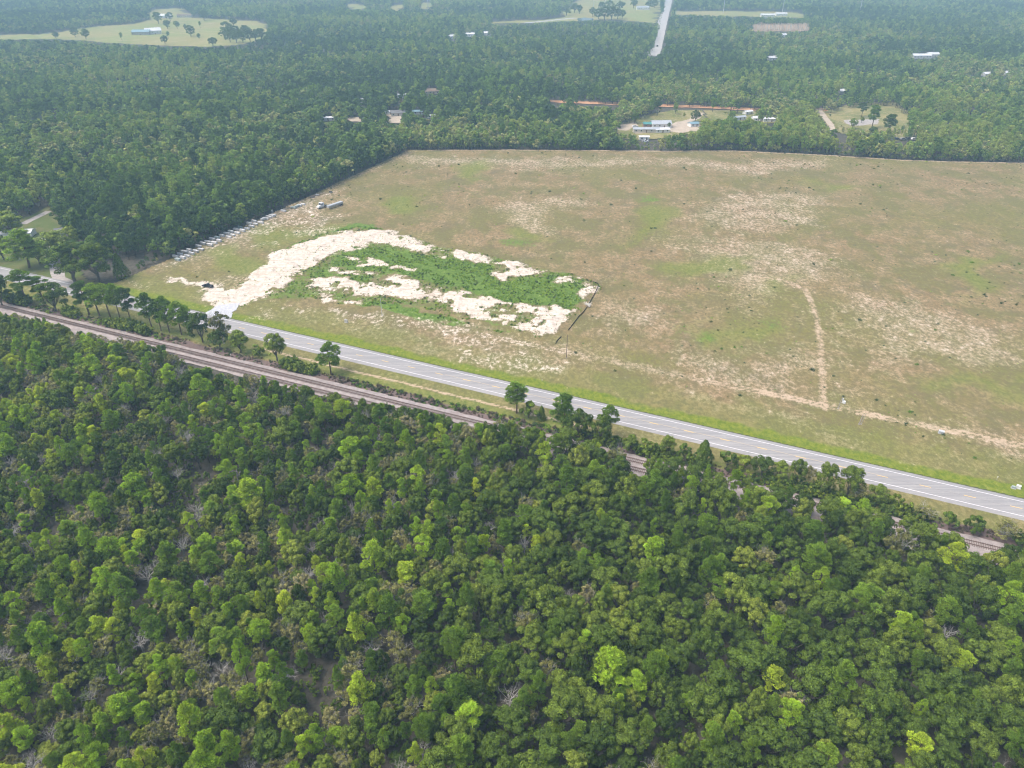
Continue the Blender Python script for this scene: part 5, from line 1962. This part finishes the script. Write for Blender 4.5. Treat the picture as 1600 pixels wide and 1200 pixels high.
# ------------------------------------------------------------------ buildings
def house(u, v, L, W, wall_h, rise, rz, wall, roof, label, name='house', cat='house', group='houses among the distant woods', flat=False, porch=False, z=.05):
    x, y = gp(u, v)
    o = empty(name, x, y, z, rz)
    hx, hy = L / 2, W / 2
    MB().prism([(-hy, 0), (-hy, wall_h), (0, wall_h + rise), (hy, wall_h), (hy, 0)], -hx, hx)
    w = MB()
    pr = [(-hy, 0), (hy, 0), (hy, wall_h), (0, wall_h + rise - .06), (-hy, wall_h)]
    n = len(pr)
    w.add([(-hx, p, q) for p, q in pr] + [(hx, p, q) for p, q in pr], [tuple(reversed(range(n))), tuple(range(n, 2 * n))] + [(i, (i + 1) % n, n + (i + 1) % n, n + i) for i in range(n)])
    w.build('wall', wall, o)
    e = .45
    dz = rise * e / hy
    rf = MB()
    for sg in (-1, 1):
        q = [(-hx - e, sg * (hy + e), wall_h - dz), (hx + e, sg * (hy + e), wall_h - dz), (hx + e, 0, wall_h + rise), (-hx - e, 0, wall_h + rise)]
        vs = q + [(a, b, c + .14) for a, b, c in q]
        f = [(0, 1, 2, 3), (7, 6, 5, 4), (0, 4, 5, 1), (1, 5, 6, 2), (2, 6, 7, 3), (3, 7, 4, 0)]
        rf.add(vs, f if sg > 0 else [t[::-1] for t in f])
    rfo = rf.build('roof', roof, o)
    MB().box((0, 0, wall_h + rise + .15), (L + 2 * e, .35, .06)).build('ridge', roof, rfo)
    for sg in (-1, 1):
        m = max(2, int(L / 4))
        for i in range(m):
            px = -hx + L * (i + .5) / m
            if sg < 0 and i == m // 2:
                d = MB().box((px, sg * (hy + .03), 1.05), (1.0, .08, 2.1)).build('door', 'door_brown', o)
                MB().box((px + .38, sg * (hy + .09), 1.05), (.06, .06, .12)).build('handle', 'galv_steel', d)
            else:
                f = MB().box((px, sg * (hy + .03), wall_h * .58), (1.3, .06, 1.25)).build('window', 'white_paint', o)
                MB().box((px, sg * (hy + .06), wall_h * .58), (1.1, .05, 1.05)).build('pane', 'window_glass', f)
    if porch:
        MB().box((0, -hy - 1.6, wall_h - .1), (L * .6, 3.0, .12)).build('porch_roof', roof, o)
        for px in (-L * .28, 0, L * .28):
            MB().box((px, -hy - 2.9, (wall_h - .16) / 2), (.16, .16, wall_h - .16)).build('porch_post', 'white_paint', o)
    return tag(o, label, cat, group)


hs = [
    (1009, 206, 22, 6.5, 2.8, 1.0, 0, 'cream_wall', 'grey_metal', 'long low building with a pale ribbed roof in the house clearing'),
    (1016, 198, 13, 6, 2.8, 1.2, 0, 'brick_wall', 'teal_metal', 'building with a teal green roof in the house clearing'),
    (1032, 198, 17, 11, 3.4, 2.0, .05, 'white_paint', 'grey_metal', 'large white house with a grey metal roof in the house clearing'),
    (1034, 206, 12, 7, 2.6, .9, .1, 'white_paint', 'white_metal', 'white-roofed wing in front of the large white house'),
    (1006, 218, 8, 4, 2.4, .7, 0, 'white_paint', 'white_metal', 'small white shed at the edge of the field trees'),
    (1083, 197, 8, 6, 2.6, 1.0, .3, 'white_paint', 'blue_metal', 'pale blue-roofed shed right of the house clearing'),
    (1184, 188, 11, 6, 2.5, 1.2, .1, 'white_paint', 'white_metal', 'white-roofed house half hidden right of the middle lot'),
    (1205, 189.5, 15, 5, 2.5, .8, -.1, 'white_paint', 'white_metal', 'long white mobile home behind the field trees'),
    (1154, 187, 14, 4.5, 2.5, .8, .5, 'white_paint', 'grey_metal', 'slanting pale mobile home in the middle lot'),
    (1168, 178, 9, 4.5, 2.5, .8, .5, 'white_paint', 'white_metal', 'small white roof behind the slanting mobile home'),
    (513, 188, 13, 5, 2.6, .8, .15, 'white_paint', 'white_metal', 'white mobile home alone among the trees, far left of the yards'),
    (622, 180, 13, 8, 2.8, 1.8, .2, 'cream_wall', 'shingle_grey', 'grey-roofed house beside a sandy yard in the woods'),
    (608, 178, 7, 4, 2.4, .8, .0, 'white_paint', 'white_metal', 'small white shed left of the grey-roofed house'),
    (653, 178, 9, 5, 2.6, 1.0, .1, 'white_paint', 'blue_metal', 'little house with a light blue roof in the woods'),
    (674, 184, 7, 4, 2.3, .8, .1, 'white_paint', 'white_metal', 'white shed right of the blue-roofed little house'),
    (674, 146, 24, 10, 3.0, 2.0, .25, 'cream_wall', 'shingle_brown', 'brown-roofed house showing above the trees'),
    (626, 152, 12, 6, 2.6, 1.0, .1, 'white_paint', 'grey_metal', 'pale roof left of the brown-roofed house'),
    (565, 160, 10, 5, 2.6, 1.0, .1, 'cream_wall', 'white_metal', 'tiny pale house deep in the woods'),
    (222, 54, 30, 15, 5, 3.0, .1, 'grey_wall', 'blue_metal', 'barn with a bright blue roof in the far pasture'),
    (240, 53, 26, 18, 6, 4.0, .5, 'white_paint', 'white_metal', 'white barn beside the blue-roofed barn'),
    (258, 28, 26, 14, 5, 3, .1, 'white_paint', 'white_metal', 'white house at the back of the far pasture'),
    (289, 27, 30, 14, 4, 2.5, .1, 'cream_wall', 'shingle_brown', 'low brownish house at the back of the far pasture'),
    (708, 60, 16, 9, 4, 2, .6, 'white_paint', 'white_metal', 'slanting white roof, first of three in the far woods'),
    (735, 57, 17, 9, 4, 2, .1, 'white_paint', 'white_metal', 'white roof, middle of three in the far woods'),
    (762, 55, 13, 8, 4, 2, .1, 'white_paint', 'white_metal', 'white roof, last of three in the far woods'),
    (1438, 91, 26, 10, 4, 2, .05, 'white_paint', 'white_metal', 'long white building in the woods on the right'),
    (1456, 89, 16, 9, 4, 2, .05, 'white_paint', 'white_metal', 'white shed right of the long white building'),
    (1206, 94, 14, 8, 3.5, 2, .3, 'white_paint', 'white_metal', 'lone white roof in the woods above the dirt road'),
    (1540, 119, 9, 7, 3, 1.8, .2, 'white_paint', 'white_metal', 'small white roof near the right edge'),
    (1572, 117, 8, 6, 3, 1.6, .2, 'white_paint', 'white_metal', 'tiny white roof closest to the right edge'),
    (1315, 146, 8, 6, 3, 1.6, .2, 'grey_wall', 'white_metal', 'tiny grey-white house above the grassy clearing'),
    (1225, 57, 12, 8, 3, 1.8, .2, 'white_paint', 'white_metal', 'small white roof below the tan clearing'),
    (1004, 15, 30, 15, 5, 3, .0, 'white_paint', 'grey_metal', 'white house on the pasture left of the far road'),
    (1199, 26, 30, 10, 4, 2, .0, 'white_paint', 'white_metal', 'long white roof on the far right pasture'),
    (1220, 25, 24, 12, 5, 2, .0, 'white_paint', 'white_metal', 'white building beside a tall line pole'),
    (28, 369, 17, 7, 2.7, 1.0, .15, 'white_paint', 'white_metal', 'white-roofed carport shed at the left edge homestead'),
    (110, 368, 13, 9, 3.0, 1.8, .4, 'cream_wall', 'shingle_grey', 'grey-roofed house hidden among the homestead oaks')]
for (u, v, L, W, wh, rs, rz, wa, ro, lab) in hs:
    house(u, v, L, W, wh, rs, rz, wa, ro, lab)

cars = [(66, 378, .4, 'car_white', 'white car parked at the top of the homestead driveway', False), (79, 391, 1.2, 'car_white', 'white van-like car on the homestead driveway', True),
        (1392, 219, .2, 'car_silver', 'silver car, first of the row behind the field trees', False), (1402, 218.5, .3, 'car_navy', 'dark car, second of the row behind the field trees', True), (1411, 218.8, .25, 'car_silver', 'silver car, third of the row behind the field trees', True), (1420, 218, .2, 'car_black', 'black car, fourth of the row behind the field trees', True), (1428, 218.5, .3, 'car_white', 'white car at the end of the row behind the field trees', True),
        (1027, 73, 1.45, 'car_black', 'small dark car driving on the far road', True), (1008, 222, .1, 'car_white', 'white pickup before the small white shed', False), (992, 199, .3, 'car_white', 'white vehicle left of the teal-roofed building', True)]
for u, v, rz, m, lab, suv in cars:
    x, y = gp(u, v)
    pickup(x, y, .1 if v > 80 else .2, rz, m, lab, suv, None, 'car' if suv else 'pickup_truck', 'car' if suv else 'truck', 1.0 if v > 100 else 1.3)

# power line of tall steel poles across the far woods
prev = None
for i, (u, v) in enumerate([(104, 10), (283, 13), (477, 8), (669, 14), (927, 20), (945, 12), (1130, 20), (1222, 21), (1342, 25)]):
    x, y = gp(u, v)
    o = empty('power_pylon', x, y, 0, 0)
    MB().tube([(0, 0, -1), (0, 0, 18), (0, 0, 38)], [.75, .6, .38], 10).build('mast', 'steel_pale', o)
    for zz in (29, 33, 37):
        MB().tube([(-3.2, 0, zz + .4), (0, 0, zz), (3.2, 0, zz + .4)], [.12, .2, .12], 5).build('crossarm', 'steel_pale', o)
    for zz in (29, 33, 37):
        for sg in (-1, 1):
            MB().tube([(sg * 3.0, 0, zz + .3), (sg * 3.0, 0, zz - 1.6)], .12, 5).build('insulator', 'steel_pale', o)
    names = ['first', 'second', 'third', 'fourth', 'fifth', 'sixth', 'seventh', 'eighth', 'last']
    tag(o, 'tall pale steel line pole at the top edge, %s from the left' % names[i], 'pylon', 'steel line poles of the far power line')

# wires at the homestead corner
for k, (dz, lab) in enumerate([(0, 'upper power wire crossing in front of the trees at the field corner'), (1.3, 'lower power wire crossing in front of the trees at the field corner')]):
    a, b = gp(165, 432), gp(262, 408)
    pts = [(a[0] + (b[0] - a[0]) * f, a[1] + (b[1] - a[1]) * f, 9.6 - dz - 1.2 * (1 - (2 * f - 1) ** 2)) for f in np.linspace(0, 1, 9)]
    tag(MB().tube(pts, .03, 4).build('power_wire', 'black_fabric'), lab, 'wire', 'wires at the field corner')

# ------------------------------------------------------------------ the air
def haze():
    m = bpy.data.materials.new('haze_air')
    m.use_nodes = True
    t = m.node_tree
    t.nodes.clear()
    out = t.nodes.new('ShaderNodeOutputMaterial')
    pv = t.nodes.new('ShaderNodeVolumePrincipled')
    pv.inputs['Color'].default_value = (.50, .81, 1.0, 1)
    pv.inputs['Density'].default_value = .00032
    pv.inputs['Density Attribute'].default_value = ''
    pv.inputs['Anisotropy'].default_value = 0.0
    t.links.new(pv.outputs[0], out.inputs['Volume'])
    try:
        m.cycles.homogeneous_volume = True
    except Exception:
        pass
    o = MB().box((0, 6000, 72), (30000, 20000, 150)).build('haze', m)
    tag(o, 'thin bluish summer haze over the whole landscape', 'haze', kind='stuff')


haze()


# ------------------------------------------------------------------ things that would share a label are told apart by their order
def order_labels():
    nth = ['first', 'second', 'third', 'fourth', 'fifth', 'sixth', 'seventh', 'eighth', 'ninth', 'tenth', 'eleventh', 'twelfth', 'thirteenth', 'fourteenth', 'fifteenth', 'sixteenth', 'seventeenth', 'eighteenth', 'nineteenth', 'twentieth']
    by = {}
    for o in COL.objects:
        if o.parent is None and o.get('label') and o.get('kind') != 'stuff':
            by.setdefault(o['label'], []).append(o)
    for lab, os_ in by.items():
        if len(os_) > 1:
            os_.sort(key=lambda o: float(pj(*o.location)[0]))
            for i, o in enumerate(os_[:20]):
                o['label'] = '%s, %s from left' % (lab, nth[i])


order_labels()
